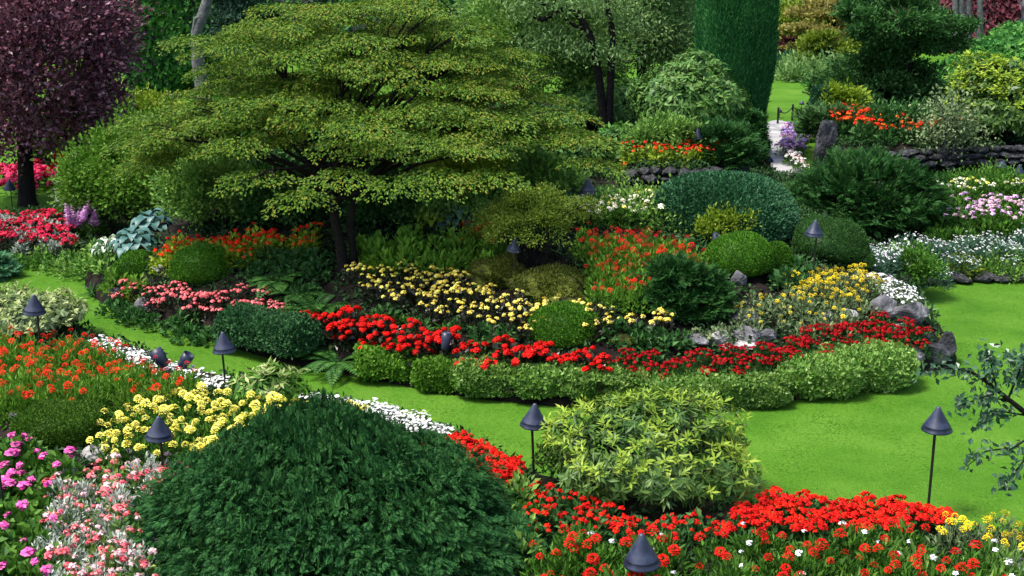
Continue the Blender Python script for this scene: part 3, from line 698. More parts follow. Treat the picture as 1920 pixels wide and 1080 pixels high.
def dead_trunk():
    Y = 38.0; e = D(385, 200, Y); rg = rng(); mb = MB()
    pts = np.array([D(a, b, Y) for a, b in [(385, 260), (384, 190), (372, 120), (368, 60), (382, 25), (392, -10), (396, -70)]])
    mb.add(*tube(pts - pts[0] * [1, 1, 0] - [0, 0, 0], [.3, .24, .2, .16, .17, .15, .12], 10), 0, True)
    q = np.array([D(a, b, Y - .1) for a, b in [(382, 30), (366, 35), (362, 62)]]); mb.add(*tube(q - pts[0] * [1, 1, 0], [.07, .06, .04], 7), 0, True)
    q = np.array([D(a, b, Y - .1) for a, b in [(385, 190), (400, 235), (415, 270)]]); mb.add(*tube(q - pts[0] * [1, 1, 0], [.15, .13, .12], 7), 0, True)
    mb.add(*tube([[0, 0, -.1], pts[0] * [0, 0, 1]], [.36, .3], 10), 0, True)
    tag(obj('bare_trunk', mb.mesh('bare_trunk', GREYBARK), None, (pts[0][0], pts[0][1], 0)), 'bare grey leaning trunk against the ivy column', 'tree trunk')
dead_trunk()
tree(440, (395, 540, -160, 140), 200, 42, 'dark drooping conifer beside the grey bare trunk', leaf_mat("cedar_needle", (.01, .04, .025), (.025, .07, .04), (.06, .12, .075), trans=.1), 'conifer_tree', 16000, .22, .05, 110, .16, .2, .2, flat=.4, up=-.3)
def slope_cover(name, pts, mat, n, L, W, label, cat, up=-.2, kind=None, thick=.5):
    """a leafy ridge or bank between a lower and an upper line of points"""
    rg = rng(); lo = np.array([p[0] for p in pts]); hi = np.array([p[1] for p in pts]); m = len(pts)
    u = rg.uniform(0, m - 1.001, n); i = u.astype(int); f = (u - i)[:, None]; v = rg.uniform(0, 1, (n, 1))
    a = lo[i] * (1 - f) + lo[i + 1] * f; b = hi[i] * (1 - f) + hi[i + 1] * f
    P = a + (b - a) * v; P[:, 2] += thick * np.sin(np.pi * v[:, 0]) + .25 * np.sin(P[:, 0] * 1.7) * np.cos(P[:, 1] * 1.3) + rg.normal(size=n) * .08
    P[:, 1] -= .4 * np.sin(np.pi * v[:, 0] * 1.0)
    A = np.array([0, -.6, up]) + .6 * rg.normal(size=(n, 3)); N = np.array([0, -.7, .6]) + .45 * rg.normal(size=(n, 3)); s = rg.uniform(.7, 1.3, n)
    return tag(obj(name, MB().add(*leaf_block(P, A, N, L * s, W * s)).mesh(name, mat)), label, cat, kind=kind)
slope_cover('ivy_bank', [(D(a, b + 90, 41), D(a, b, 46)) for a, b in [(1470, 190), (1560, 160), (1700, 140), (1760, 122), (1810, 92), (1870, 66), (1930, 56), (2100, 40)]], M_IVY, 9000, .22, .16, 'sloping ivy covered bank at the upper right', 'ivy')
slope_cover('red_creeper', [(D(a, 120, 56), D(a, -120, 60)) for a in (1640, 1700, 1780, 1860, 1900)], M_MAROON, 4500, .35, .16, 'dark red creeper hanging on the quarry cliff at the upper right', 'creeper', up=-.8)
def cliff_trunks():
    for a in (1790, 1801, 1815, 1836): tag(obj('birch_trunk', MB().add(*tube([D(a, 95, 54.5), D(a + 2, 30, 54.5), D(a - 1, -120, 54.5)], [.16, .13, .1], 8), 0, True).mesh('birch_trunk', GREYBARK)), 'thin grey trunk standing before the red creeper', 'tree trunk', 'thin trunks before the red creeper')
cliff_trunks()
# quarry cliff ring far behind, with its woodland
def cliff():
    rg = rng(); n = 90; u = np.linspace(-62, 62, n); V = []
    prof = [(0, 0), (1.5, 2.5), (3, 5), (5, 8), (9, 12), (16, 14), (40, 16)]
    for x in u:
        y0 = 62 + 6 * math.sin(x * .08) - .004 * x * x - (10 if x > 16 else 0) * min(1, max(0, (x - 16) / 6))
        for dy, z in prof: V.append((x + .5 * math.sin(z * 2 + x), y0 + dy + .7 * math.sin(x * 1.1 + z), z + .5 * math.sin(x * .7) * (z > 0)))
    k = len(prof); F = [[i * k + j, (i + 1) * k + j, (i + 1) * k + j + 1, i * k + j + 1] for i in range(n - 1) for j in range(k - 1)]
    V = np.array(V); F = np.array(F)
    tag(obj('quarry_cliff', MB().add(V, F, 0, False).mesh('quarry_cliff', rough_mat("cliff_rock", [(.04, .04, .045), (.12, .12, .13), (.2, .2, .22)], .6, .9, .8, 3))), kind='structure')
    m = 60000; fi = F[rg.integers(0, len(F), m)]; a, b = rg.uniform(0, 1, (2, m, 1))
    P = (V[fi[:, 0]] * (1 - a) + V[fi[:, 1]] * a) * (1 - b) + (V[fi[:, 3]] * (1 - a) + V[fi[:, 2]] * a) * b
    P[:, 1] -= rg.uniform(0, .9, m); P[:, 2] += .2
    keep = ~((P[:, 0] > 17) & (P[:, 2] < 7) & (P[:, 0] < 24)); P = P[keep]; m = len(P)
    A = np.array([0, -.7, -.2]) + .6 * rg.normal(size=(m, 3)); N = np.array([0, -.7, .6]) + .45 * rg.normal(size=(m, 3)); s = rg.uniform(.7, 1.5, m)
    tag(obj('cliff_ivy', MB().add(*leaf_block(P, A, N, .42 * s, .3 * s)).mesh('cliff_ivy', leaf_mat("cliff_ivy_leaf", (.012, .05, .014), (.035, .11, .028), (.08, .18, .045), nscale=.2, trans=.3, gain=1.7))), 'dark ivy and scrub covering the far quarry cliff', 'ivy', kind='stuff')
cliff()

# ------------------------------------------------------------------ clipped domes and conifers
topiary((315, 435, 458, 545), 'clipped round green dome above the pink flowers on the left of the island', n=16000)
topiary((208, 282, 482, 530), 'small clipped ball beside the larger dome at the island\'s left tip', n=8000)
topiary((224, 284, 470, 500), 'smallest clipped ball, half hidden behind its twin at the island\'s left tip', n=5000)
topiary((985, 1132, 570, 662), 'clipped round green dome between the yellow and red flower bands', n=20000)
topiary((1325, 1455, 435, 530), 'wide clipped dome beside a grey rock, left of the gold flowers', n=17000, lump=.05)
topiary((1425, 1488, 455, 520), 'small clipped mound leaning on the right of a wider dome', n=8000, lump=.05)
topiary((1485, 1632, 408, 505), 'dark clipped yew bush behind a cone lamp near the gold flowers', M_TOPDARK, n=16000, lump=.1)
topiary((1560, 1640, 462, 512), 'low dark clipped mound at the foot of the yew bush', M_TOPDARK, n=7000, lump=.08)
topiary((28, 192, 765, 852), 'flat topped clipped mound beside the lemon marigolds', leaf_mat("mound_leaf", (.02, .055, .004), (.045, .11, .008), (.075, .16, .014), trans=.15), n=24000, lump=.06, p=2.6)
topiary((1240, 1505, 328, 455), 'broad blue green juniper mound right of the orange begonias', M_BLUEC, leaf=.075, n=42000, lump=.1, zc=.1, name='juniper_mound', cat='conifer', deep=.75)
def big_yew():
    loc, wd, h = fit(240, 1000, 770, 1165, deep=.8); rg = rng(); r = wd / 2 * .97; zc = .22
    e = empty('yew_bush', loc, 'huge dark green yew dome filling the foreground', 'conifer'); mb = MB()
    def cone(P):
        q = np.clip(P[:, 2:3] / h, 0, 1); k = 1 - .44 * q ** 1.2
        return P * np.concatenate([k, k, np.ones_like(k)], 1) - np.concatenate([.12 * q, 0 * q, 0 * q], 1)
    blk, C = crown(rg, 60000, r * .76, r * .6, h * (1 - zc) * .76, .05, .018, 900, .05 * r, .05, zmin=-.6, inner=.9, zc=h * zc, low=zc / (1 - zc), freq=4)
    mb.add(cone(blk[0]), blk[1])
    K = 330; d = sph(rg, K, -.55); lf = lumpf(rg, .05, 5)
    C = d * np.array([r, r * .8, h * (1 - zc)]) * (lf(d) * rg.uniform(.76, .97, K))[:, None]; C[:, 2] = np.where(C[:, 2] < 0, C[:, 2] * zc / (1 - zc), C[:, 2]) + h * zc
    o = nrm(d / np.array([r, r * .8, h])); n = 30000; k = rg.integers(0, K, n); rt = rg.uniform(.13, .3, K)[k][:, None]
    dd = sph(rg, n); dd = np.where((dd * o[k]).sum(1, keepdims=True) < -.15, -dd, dd)
    P = C[k] + dd * rt * np.array([1.15, 1.15, .62]) * (rg.uniform(.55, 1.12, (n, 1)))
    A = nrm(dd * .8 + o[k] * .5 + np.array([0, 0, -.15]) + .5 * rg.normal(size=(n, 3))); N = nrm(dd * .6 + [0, 0, .8] + .45 * rg.normal(size=(n, 3))); sz = rg.uniform(.6, 1.35, n)
    V, F = spray_block(P, A, N, .1 * sz, .0115, 6); mb.add(cone(V), F)
    obj('foliage', mb.mesh('foliage', M_YEW), e)
    sm = MB(); limbs(sm, rg, (0, 0, 0), cone(C[rg.permutation(len(C))[:30]]) * .8, .06, up=.5); obj('trunk', sm.mesh('trunk', BARK), e)
big_yew()
spray_conifer((1488, 1768, 298, 448), 'dark layered spreading yew behind the gold flower mound', M_SPREAD, 36000, .085, .02, 230, .1, 'spreading_yew', 'conifer', lump=.16, flat=.22, zc=.28, up=.25)
spray_conifer((1192, 1368, 488, 610), 'dark layered dwarf hemlock beside the red geraniums', M_SPREAD, 26000, .06, .015, 150, .1, 'dwarf_hemlock', 'conifer', lump=.12, flat=.22, up=.2)
spray_conifer((-60, 22, 478, 530), 'small blue conifer cut off by the left edge', M_BLUEC, 8000, .06, .016, 60, .12, 'dwarf_conifer')
spray_conifer((1362, 1436, 205, 312), 'dark low branching yew at the foot of the cypress', M_SPREAD, 12000, .1, .025, 90, .12, 'spreading_yew', flat=.25, up=.2)
spray_conifer((1506, 1606, 208, 262), 'green spreading juniper above the purple flowers', leaf_mat("juniper_needle", (.015, .05, .012), (.04, .1, .025), (.08, .15, .04), trans=.1), 14000, .1, .03, 90, .12, 'spreading_juniper', flat=.25, up=.3)
# ------------------------------------------------------------------ leafy shrubs
rhododendron((985, 1452, 742, 985), 'yellow green rhododendron in the foreground, new shoots on top', 950, .12, .03, .8, lump=.17)
rhododendron((1040, 1225, 128, 250), 'dark rhododendron close to the maple\'s right skirt', 800, .18, .055, .35, (M_RHODOD, M_GREEN))
rhododendron((1170, 1418, 96, 262), 'large glossy rhododendron left of the cypress column', 1700, .16, .05, .35, (M_RHODOD, M_RHODO))
rhododendron((1100, 1215, 225, 322), 'bright green low rhododendron left of the orange begonias', 420, .17, .05, .6, (M_RHODOD, M_GREEN))
rhododendron((1765, 1990, 92, 285), 'large yellow green shrub at the right edge above the stone terrace', 1500, .16, .06, .75, (M_RHODO, M_LIME))
V_ = dict(name='variegated_shrub')
rhododendron((-70, 178, 540, 645), 'cream variegated shrub behind the red zinnias at the left', 520, .11, .04, .9, (M_SEDUM, M_VARI), name='variegated_shrub', lump=.3)
rhododendron((432, 568, 686, 768), 'pale variegated shrub just right of a cone lamp in the front bed', 170, .15, .045, .8, (M_GREEN, M_VARI), name='variegated_shrub', lump=.35)
shrub((108, 205, 305, 415), 'whitish leaved shrub beside the far red flowers', leaf_mat("whitish_leaf", (.1, .15, .08), (.3, .35, .25), (.55, .58, .48), trans=.2), .1, .4, 5000, 60, **V_)
shrub((118, 345, 235, 445), 'dense bright green shrub left under the maple', M_BRIGHT, .085, .65, 16000, 130, .12)
shrub((215, 345, 175, 320), 'yellow green bush against the ivy column', M_LIME, .12, .5, 8000, 80, .15)
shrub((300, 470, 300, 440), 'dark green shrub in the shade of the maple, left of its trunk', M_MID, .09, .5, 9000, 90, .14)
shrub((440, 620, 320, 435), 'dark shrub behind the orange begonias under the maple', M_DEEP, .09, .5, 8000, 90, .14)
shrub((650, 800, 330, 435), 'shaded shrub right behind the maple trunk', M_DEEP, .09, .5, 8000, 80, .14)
shrub((780, 960, 290, 400), 'light green shrub under the right side of the maple', M_LIME, .1, .45, 6000, 70, .15)
shrub((930, 1090, 300, 400), 'mid green shrub behind the blue hostas', M_MID, .1, .5, 7000, 70, .15)
shrub((60, 262, 170, 335), 'tall dark green shrub mass behind the plum tree', M_GREEN, .12, .5, 9000, 90)
shrub((1178, 1300, 232, 306), 'leafy shrub on the near terrace behind the orange begonias', M_MID, .1, .5, 6000, 60)
spray_conifer((1275, 1425, 236, 322), 'dark spreading yew on the near terrace under the glossy rhododendron', M_SPREAD, 12000, .08, .02, 90, .12, 'spreading_yew', flat=.25, up=.2)
shrub((1590, 1725, 212, 268), 'dark shrub at the foot of the dark spreading tree', M_DEEP, .12, .5, 6000, 70)
shrub((1690, 1810, 212, 272), 'dark shrub behind the scarlet begonias of the far terrace', M_DEEP, .12, .5, 6000, 70)
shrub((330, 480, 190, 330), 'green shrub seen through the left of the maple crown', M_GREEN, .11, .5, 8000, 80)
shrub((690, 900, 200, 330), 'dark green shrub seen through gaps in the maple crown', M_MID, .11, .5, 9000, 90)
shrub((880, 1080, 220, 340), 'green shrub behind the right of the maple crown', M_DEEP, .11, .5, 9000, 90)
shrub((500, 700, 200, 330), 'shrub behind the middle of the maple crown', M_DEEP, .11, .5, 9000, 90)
shrub((1300, 1412, 392, 462), 'small golden green shrub on top of a clipped dome\'s back', M_LIME, .07, .45, 2600, 40, .16, lump=.3)
shrub((1690, 1800, 385, 440), 'green leafy mound left of the pale pink flowers', M_GREEN, .09, .5, 4500, 60)
shrub((1548, 1622, 168, 225), 'yellow green rounded bush beyond the juniper', M_LIME, .14, .5, 4000, 50)
shrub((1528, 1572, 172, 225), 'dark blue green bush beside the far lawn', M_BLUEC, .12, .5, 4000, 50)
shrub((1445, 1510, 82, 118), 'maroon leaved shrub far beyond the lawn', M_MAROON, .2, .5, 3000, 40)
shrub((1490, 1545, 92, 122), 'white flowering bush far beyond the lawn', leaf_mat("white_bloom", (.3, .32, .28), (.65, .65, .62), (.8, .8, .78), trans=.2), .2, .5, 1800, 30)
shrub((1452, 1540, 112, 140), 'blue green perennial clump along the back of the far lawn', M_BLUEC, .2, .4, 3000, 40)
shrub((1450, 1610, 128, 158), 'pale green border along the back of the far lawn', M_GREYG, .2, .4, 5000, 60)
shrub((1400, 1560, 20, 100), 'tall brownish green clipped hedge behind the far lawn', M_OLIVE, .2, .5, 9000, 90, name='hedge', cat='hedge')
shrub((1855, 2050, -90, 75), 'conifer boughs at the top right corner', M_DEEP, .25, .3, 9000, 70, name='conifer_tree', cat='tree')
# azalea with open branches on the mossy boulder
def mossy(px, py, a, b, label):
    o = rock(px, py, a, b, label, MOSS, 'mossy_boulder', deep=.75); rg = rng(); me = o.data; n = len(me.vertices)
    V = np.empty(n * 3); me.vertices.foreach_get('co', V); V = V.reshape(-1, 3); N = nrm(V * [1, 1, 2]); up = np.nonzero(N[:, 2] > -.1)[0]
    m = 14000; k = up[rg.integers(0, len(up), m)]; P = V[k] + rg.normal(size=(m, 3)) * .02
    keep = (np.sin(P[:, 0] * 9 + 2) + np.sin(P[:, 1] * 11) + np.sin(P[:, 0] * 23 + P[:, 2] * 17) * .7 + N[k][:, 2] * 1.8) > .15
    P, Nk = P[keep], N[k][keep]; m = len(P)
    obj('moss', MB().add(*leaf_block(P, Nk + .8 * rg.normal(size=(m, 3)), rg.normal(size=(m, 3)), .035, .016)).mesh('moss', leaf_mat('moss_tuft', (.04, .05, .008), (.085, .11, .012), (.14, .17, .025))), o)
mossy(945, 545, 130, 48, 'upper mossy boulder under the left of the open branched azalea')
mossy(1035, 580, 165, 62, 'lower mossy boulder just above the clipped round dome')
def azalea():
    loc = T(1000, 545); loc = loc + np.array([0, .3, .3]); rg = rng()
    e = empty('azalea_bush', loc, 'open olive green azalea with bare crooked stems on the mossy boulder', 'shrub')
    r, h = .72, 1.1
    blk, C = crown(rg, 15000, r, r * .8, h * .46, .038, .018, 150, .07, .22, zmin=-.3, inner=.55, zc=h * .56, flat=.6)
    obj('foliage', MB().add(*blk).mesh('foliage', leaf_mat('azalea_leaf', (.045, .09, .01), (.1, .16, .016), (.17, .24, .028), (.2, .12, .03), pos=[.2, .45, .7, .86])), e)
    for i in range(9):
        sm = MB(); c = C[rg.integers(len(C))]; cc = curve((rg.normal() * .06, rg.normal() * .05, -.1), c * .9, rg, .14, 8)
        sm.add(*tube(cc, np.linspace(.03, .01, 8), 6), 0, True)
        for _ in range(4): sm.add(*tube(curve(cc[4], C[rg.integers(len(C))] * .95, rg, .1, 5), np.linspace(.014, .005, 5), 4), 0, True)
        obj('stem', sm.mesh('stem', DARKBARK), e)
azalea()

# ------------------------------------------------------------------ hedges
def hedge_run(pxs, hh, wd, mat, label, leaf=.075, n=12000):
    rg = rng(); P = np.array([T(a, b) for a, b in pxs]); b0 = P[0].copy(); P = P - b0; L = np.r_[0, np.cumsum(np.linalg.norm(np.diff(P, axis=0), axis=1))]
    def at(u): return np.stack([np.interp(u, L, P[:, k]) for k in range(3)], 1)
    def surf(u, a, k):
        c = at(u); t = nrm(at(np.minimum(u + .05, L[-1])) - at(np.maximum(u - .05, 0))); s_ = nrm(np.cross(t, [0, 0, 1.]))
        cs, sn = np.cos(a), np.sin(a); q = (np.abs(cs) ** 3 + np.abs(sn) ** 3) ** (-1 / 3)
        end = np.clip(np.minimum(u, L[-1] - u) / .2, 0, 1) ** .5; lum = 1 + .07 * np.sin(u * 5) + .05 * np.sin(u * 11 + a * 3)
        rad = (q * end * lum * k)[:, None]
        return c + s_ * (cs[:, None] * wd / 2) * rad + np.array([0, 0, 1.]) * (hh / 2 * (1 + sn[:, None] * rad)), s_ * cs[:, None] + np.array([0, 0, 1.]) * sn[:, None]
    u = rg.uniform(0, L[-1], n); a = rg.uniform(-.6, np.pi + .6, n); p, nn = surf(u, a, 1 - .05 * rg.exponential(1, n))
    mb = MB().add(*leaf_block(p, nn * .6 + [0, 0, .3] + .6 * rg.normal(size=(n, 3)), nn + .5 * rg.normal(size=(n, 3)) + [0, 0, .4], leaf * rg.uniform(.7, 1.2, n), leaf * .6))
    nu, na = 40, 16; U, A = np.meshgrid(np.linspace(0, L[-1], nu), np.arange(na) * 2 * np.pi / na, indexing='ij'); V, _ = surf(U.ravel(), A.ravel(), .86 + 0 * U.ravel())
    mb.add(V, [[i * na + j, i * na + (j + 1) % na, (i + 1) * na + (j + 1) % na, (i + 1) * na + j] for i in range(nu - 1) for j in range(na)], 0, True)
    return tag(obj('low_hedge', mb.mesh('low_hedge', mat), None, b0), label, 'hedge')
hedge_run([(425, 640), (470, 648), (530, 662), (600, 678)], .5, .6, M_HEDGED, 'dark clipped low hedge on the lawn edge below the pink begonias')
HB = [((678, 802, 648, 720), 'darker rounded hedge plant right of the fern'), ((786, 874, 672, 737), 'smallest rounded hedge plant, second from the fern'),
      ((868, 992, 672, 748), 'pale topped hedge plant under the red begonias, third from the fern'), ((966, 1086, 680, 756), 'hedge plant below the round green dome'),
      ((1064, 1204, 684, 763), 'hedge plant just right of the foreground cone lamp'), ((1180, 1345, 690, 767), 'widest hedge plant, behind the rhododendron\'s top'),
      ((1325, 1462, 697, 766), 'lower dark green hedge plant with a gap on its right'), ((1458, 1600, 662, 750), 'bright tall hedge plant right of the gap'),
      ((1560, 1694, 648, 735), 'last bright hedge plant beside the corner rocks')]
for i, (b, lab) in enumerate(HB):
    loc, wd, h = fit(*b, deep=.6); rg = rng(); r = wd / 2 * 1.2
    e = empty('hedge_plant', loc, lab, 'hedge', 'pale green hedge plants along the front of the island')
    blk, lf = shell_leaves(rg, 6500, r, r * .7, h * .55, .055, .042, .1, -.8, .05, .4, .5, .6, h * .45, 4.0, .8, freq=5)
    mb = MB().add(*blk); mb.add(*ellipsoid(r * .86, r * .53, h * .48, h * .43, lf, p=4), 0, True)
    obj('foliage', mb.mesh('foliage', [M_HEDGE, M_BRIGHT][i < 2]), e)
    sm = MB(); limbs(sm, rg, (0, 0, 0), [(rg.uniform(-.6, .6) * r, -r * .4, h * .5) for _ in range(6)], .012, up=.1); obj('stem', sm.mesh('stem', BARK), e)

# ------------------------------------------------------------------ bedding
red5 = [fl_ball(.06, 22, P_RED), fl_ball(.062, 18, P_RED)]
p_big = [proto(.30, .16, 46, .11, .075, M_BRONZE, red5, k, fh=(.9, 1.15)) for k in (6, 7, 5, 6)]
bed([(560, 580), (640, 578), (700, 588), (770, 602), (840, 616), (930, 632), (1040, 642), (1130, 650), (1130, 694), (1000, 690), (880, 684), (770, 672), (690, 650), (600, 618)], p_big, .2, .32,
    'red_begonia', 'large flowered bright red begonia with bronze leaves behind the hedge', 'bright red begonias behind the hedge')
dk = [fl_ball(.036, 12, P_DKRED), fl_ball(.034, 14, P_DKRED)]
p_dk = [proto(.24, .13, 50, .06, .045, M_DEEP, dk, k, fh=(.9, 1.1)) for k in (11, 12, 10, 9)]
bed([(1130, 654), (1250, 648), (1350, 652), (1440, 634), (1540, 606), (1640, 588), (1700, 598), (1757, 612), (1760, 640), (1680, 640), (1560, 656), (1460, 682), (1400, 696), (1280, 694), (1130, 696)], p_dk, .16, .26,
    'crimson_begonia', 'dense small flowered crimson begonia at the right end of the island', 'crimson begonias along the right of the island')
yl = [fl_ball(.044, 16, P_YEL), fl_ball(.04, 14, P_LEMON), fl_ball(.044, 16, P_YEL)]
p_yl = [proto(.27, .17, 60, .08, .05, M_BRONZE, yl, k, fh=(.8, 1.2)) for k in (6, 7, 6, 5)]
bed([(655, 492), (760, 482), (850, 500), (930, 535), (1010, 565), (1110, 562), (1200, 580), (1312, 598), (1300, 618), (1200, 608), (1130, 604), (990, 604), (920, 598), (860, 582), (780, 566), (690, 530)], p_yl, .24, .28,
    'yellow_begonia', 'yellow flowered begonia with bronze leaves on the mid slope', 'yellow begonias on the island slope')
sc3 = [fl_dome(.048, 14, P_RED), fl_dome(.042, 14, P_DKRED)]
p_zin = [proto(.4, .2, 180, .08, .035, M_BRIGHT, sc3, k, fh=(.9, 1.15), up=.9) for k in (4, 5, 3, 4)]
bed([(1092, 425), (1200, 424), (1320, 460), (1332, 490), (1250, 492), (1200, 530), (1160, 545), (1108, 540), (1105, 470)], p_zin, .23, .4,
    'red_zinnia', 'red zinnia with green leaves right of the azalea', 'red zinnias right of the azalea')
bed([(870, 415), (960, 415), (960, 445), (870, 440)], p_zin, .22, .4, 'red_zinnia', 'red zinnia showing behind the azalea', 'red zinnias behind the azalea')
org = [fl_ball(.045, 12, P_ORANGE), fl_ball(.045, 12, P_SCAR)]
p_org = [proto(.34, .17, 56, .09, .06, M_LIME, org, k, fh=(.9, 1.15)) for k in (5, 6, 4, 5)]
bed([(258, 470), (340, 440), (450, 430), (585, 422), (590, 444), (500, 456), (440, 470), (300, 482)], p_org, .25, .34,
    'orange_begonia', 'orange red begonia with lime leaves behind the two clipped domes', 'orange begonias at the left of the island')
bed([(1180, 354), (1230, 360), (1290, 363), (1340, 352), (1372, 342)], p_org, .24, .34, 'orange_begonia', 'orange red begonia on the terrace with a dark stone wall', 'orange begonias on the near terrace', line=(.3, 1.25))
pk = [fl_ball(.045, 12, P_PINK), fl_ball(.042, 12, P_PINK)]
p_pk = [proto(.24, .15, 50, .07, .05, M_BRONZE, pk, k, fh=(.9, 1.2)) for k in (8, 9, 7, 8)]
bed([(215, 533), (300, 528), (420, 542), (500, 542), (532, 560), (525, 585), (450, 590), (380, 580), (280, 570), (230, 558)], p_pk, .2, .24,
    'pink_begonia', 'salmon pink begonia in front of the clipped domes', 'pink begonias at the left of the island')
gd = [fl_dome(.042, 16, P_GOLDP), fl_dome(.036, 14, P_GOLDP)]
p_gd = [proto(.3, .15, 60, .07, .03, M_SEDUM, gd, k, fh=(.9, 1.15)) for k in (8, 9, 7)]
p_gd2 = [proto(.28, .15, 60, .07, .035, M_SEDUM, gd, k, fh=(.9, 1.15)) for k in (2, 3, 1)]
bed([(1490, 502), (1560, 492), (1612, 498), (1642, 530), (1600, 548), (1500, 545)], p_gd, .22, .3, 'gold_marigold', 'dense gold marigold near the right crest of the island', 'gold marigolds near the right crest')
bed([(1370, 550), (1490, 522), (1640, 545), (1640, 572), (1560, 592), (1480, 604), (1380, 600)], p_gd2, .24, .28, 'gold_marigold', 'sparse gold marigold with sage leaves below the dense ones', 'sparse gold marigolds below the crest')
wh = [fl_star(.022, 5, P_WHITE), fl_star(.026, 6, P_WHITE)]
p_wh = [proto(.16, .14, 60, .045, .014, M_SEDUM, wh, k, fh=(.8, 1.15)) for k in (14, 16, 12)]
bed([(1605, 512), (1660, 513), (1700, 532), (1728, 565), (1700, 566), (1650, 542)], p_wh, .2, .16, 'white_alyssum', 'white edging flower at the right crest of the island', 'white flowers at the right crest')
p_gr = [proto(.38, .22, 110, .12, .06, M_BRIGHT, [], 0, up=.7) for _ in range(4)]
bed([(655, 425), (760, 425), (900, 430), (960, 460), (900, 490), (760, 485), (665, 480)], p_gr, .33, .36, 'leafy_perennial', 'leafy green perennial behind the yellow begonias', 'green perennials behind the yellow begonias', 'plant')
p_grd = [proto(.25, .2, 80, .1, .06, M_DEEP, [], 0, up=.5) for _ in range(3)]
bed([(450, 460), (590, 455), (610, 500), (560, 540), (450, 500)], p_grd, .3, .25, 'leafy_perennial', 'dark leafy perennial left of the maple trunk', 'dark perennials left of the maple trunk', 'plant')
bed([(690, 560), (800, 585), (930, 615), (980, 620), (980, 640), (860, 620), (720, 590)], p_grd, .3, .2, 'leafy_perennial', 'dark leafy plant between the yellow and red begonias', 'dark plants between yellow and red begonias', 'plant')
bed([(210, 555), (300, 585), (420, 610), (420, 640), (300, 602), (200, 570)], p_grd, .26, .18, 'leafy_perennial', 'dark leafy edging plant below the pink begonias', 'dark edging plants below the pink begonias', 'plant')

# front bed
zf = [fl_dome(.055, 16, P_SCAR), fl_dome(.048, 14, P_SCAR), fl_dome(.05, 14, P_RED)]
zw = [fl_star(.04, 6, P_WHITE)]
p_fz = [proto(.45, .21, 210, .09, .03, M_BRIGHT, zf, k, fh=(.95, 1.2), up=.9) for k in (3, 4, 2, 3)] + [proto(.42, .21, 210, .09, .03, M_BRIGHT, zf + zw, 3, up=.9)]
bed([(-20, 612), (150, 628), (260, 662), (330, 690), (385, 712), (300, 716), (200, 726), (100, 736), (-20, 742)], p_fz, .29, .42,
    'red_zinnia', 'scarlet zinnia among bright green leaves at the left of the front bed', 'scarlet zinnias in the left front bed')
bed([(165, 630), (205, 636), (290, 662), (345, 690), (300, 690), (250, 676), (180, 656)], p_wh, .15, .16, 'white_alyssum', 'white flower between the zinnias and the lawn at the left', 'white flowers beside the left zinnias')
bed([(320, 684), (350, 690), (420, 708), (415, 722), (345, 706)], p_wh, .15, .16, 'white_alyssum', 'white flower near the two small tilted spotlights', 'white flowers near the tilted spotlights')
lm = [fl_dome(.062, 24, P_LEMON), fl_dome(.052, 22, P_LEMON)]
p_lm = [proto(.28, .16, 110, .09, .028, M_GREEN, lm, k, fh=(.95, 1.1), up=.6) for k in (2, 3, 1, 2)]
bed([(195, 762), (260, 740), (340, 722), (430, 735), (560, 748), (640, 757), (700, 772), (640, 790), (540, 800), (480, 820), (430, 842), (300, 838), (215, 832), (172, 812)], p_lm, .2, .28,
    'lemon_marigold', 'pompom lemon yellow marigold beside the flat topped mound', 'lemon marigolds in the front bed')
bed([(555, 735), (640, 738), (750, 768), (855, 802), (800, 814), (740, 796), (640, 762)], p_wh, .15, .15, 'white_alyssum', 'white flower edging the lawn behind the big yew', 'white edging behind the big yew')
rf = [fl_ball(.04, 13, P_RED), fl_ball(.036, 12, P_SCAR), fl_ball(.04, 13, P_RED)]
p_rf = [proto(.24, .14, 50, .07, .05, M_DEEP, rf, k, fh=(.9, 1.1)) for k in (17, 18, 16)]
bed([(778, 816), (870, 810), (940, 838), (984, 860), (984, 884), (900, 908), (850, 884), (800, 838)], p_rf, .2, .24, 'red_begonia', 'dense red begonia between the big yew and the lawn', 'red begonias right of the big yew')
bed([(1340, 955), (1440, 926), (1540, 925), (1680, 936), (1790, 960), (1780, 975), (1600, 975), (1450, 978), (1350, 985)], p_rf, .2, .24, 'red_begonia', 'dense red begonia in the right front bed along the lawn', 'red begonias along the right lawn edge')
p_rf2 = [proto(.26, .15, 70, .08, .05, M_DEEP, rf, k, fh=(.9, 1.1)) for k in (5, 7, 4)]
bed([(985, 905), (1060, 915), (1200, 950), (1350, 965), (1345, 1000), (1130, 995), (1000, 985)], p_rf2, .23, .26, 'red_begonia', 'red begonia at the foot of the foreground rhododendron', 'red begonias under the rhododendron')
p_mx = [proto(.3, .2, 90, .1, .05, M_GREEN, rf, 0, up=.6), proto(.35, .2, 90, .09, .05, M_MID, rf, 0, up=.6)]
bed([(860, 890), (985, 880), (1000, 960), (990, 1040), (930, 960)], p_mx, .28, .32, 'leafy_perennial', 'leafy green plant between the big yew and the rhododendron', 'leafy plants right of the big yew', 'plant')
rz_ = [fl_dome(.06, 22, P_RED), fl_dome(.052, 20, P_RED)]
wz = [fl_ball(.035, 10, P_WHITE)]
p_rz = [proto(.42, .21, 220, .1, .03, M_GREEN, rz_, k, fh=(.9, 1.15), up=.9) for k in (3, 2, 3, 1)] + [proto(.42, .21, 220, .1, .03, M_GREEN, rz_ + wz + wz, 3, up=.9)] + [proto(.4, .2, 120, .13, .03, M_MID, wz, 2, up=.9)]
bed([(985, 995), (1130, 990), (1330, 998), (1500, 978), (1700, 978), (1840, 1010), (1935, 1030), (1940, 1180), (970, 1180)], p_rz, .3, .42,
    'red_zinnia', 'red zinnia among green leaves at the bottom right', 'red zinnias at the bottom right')
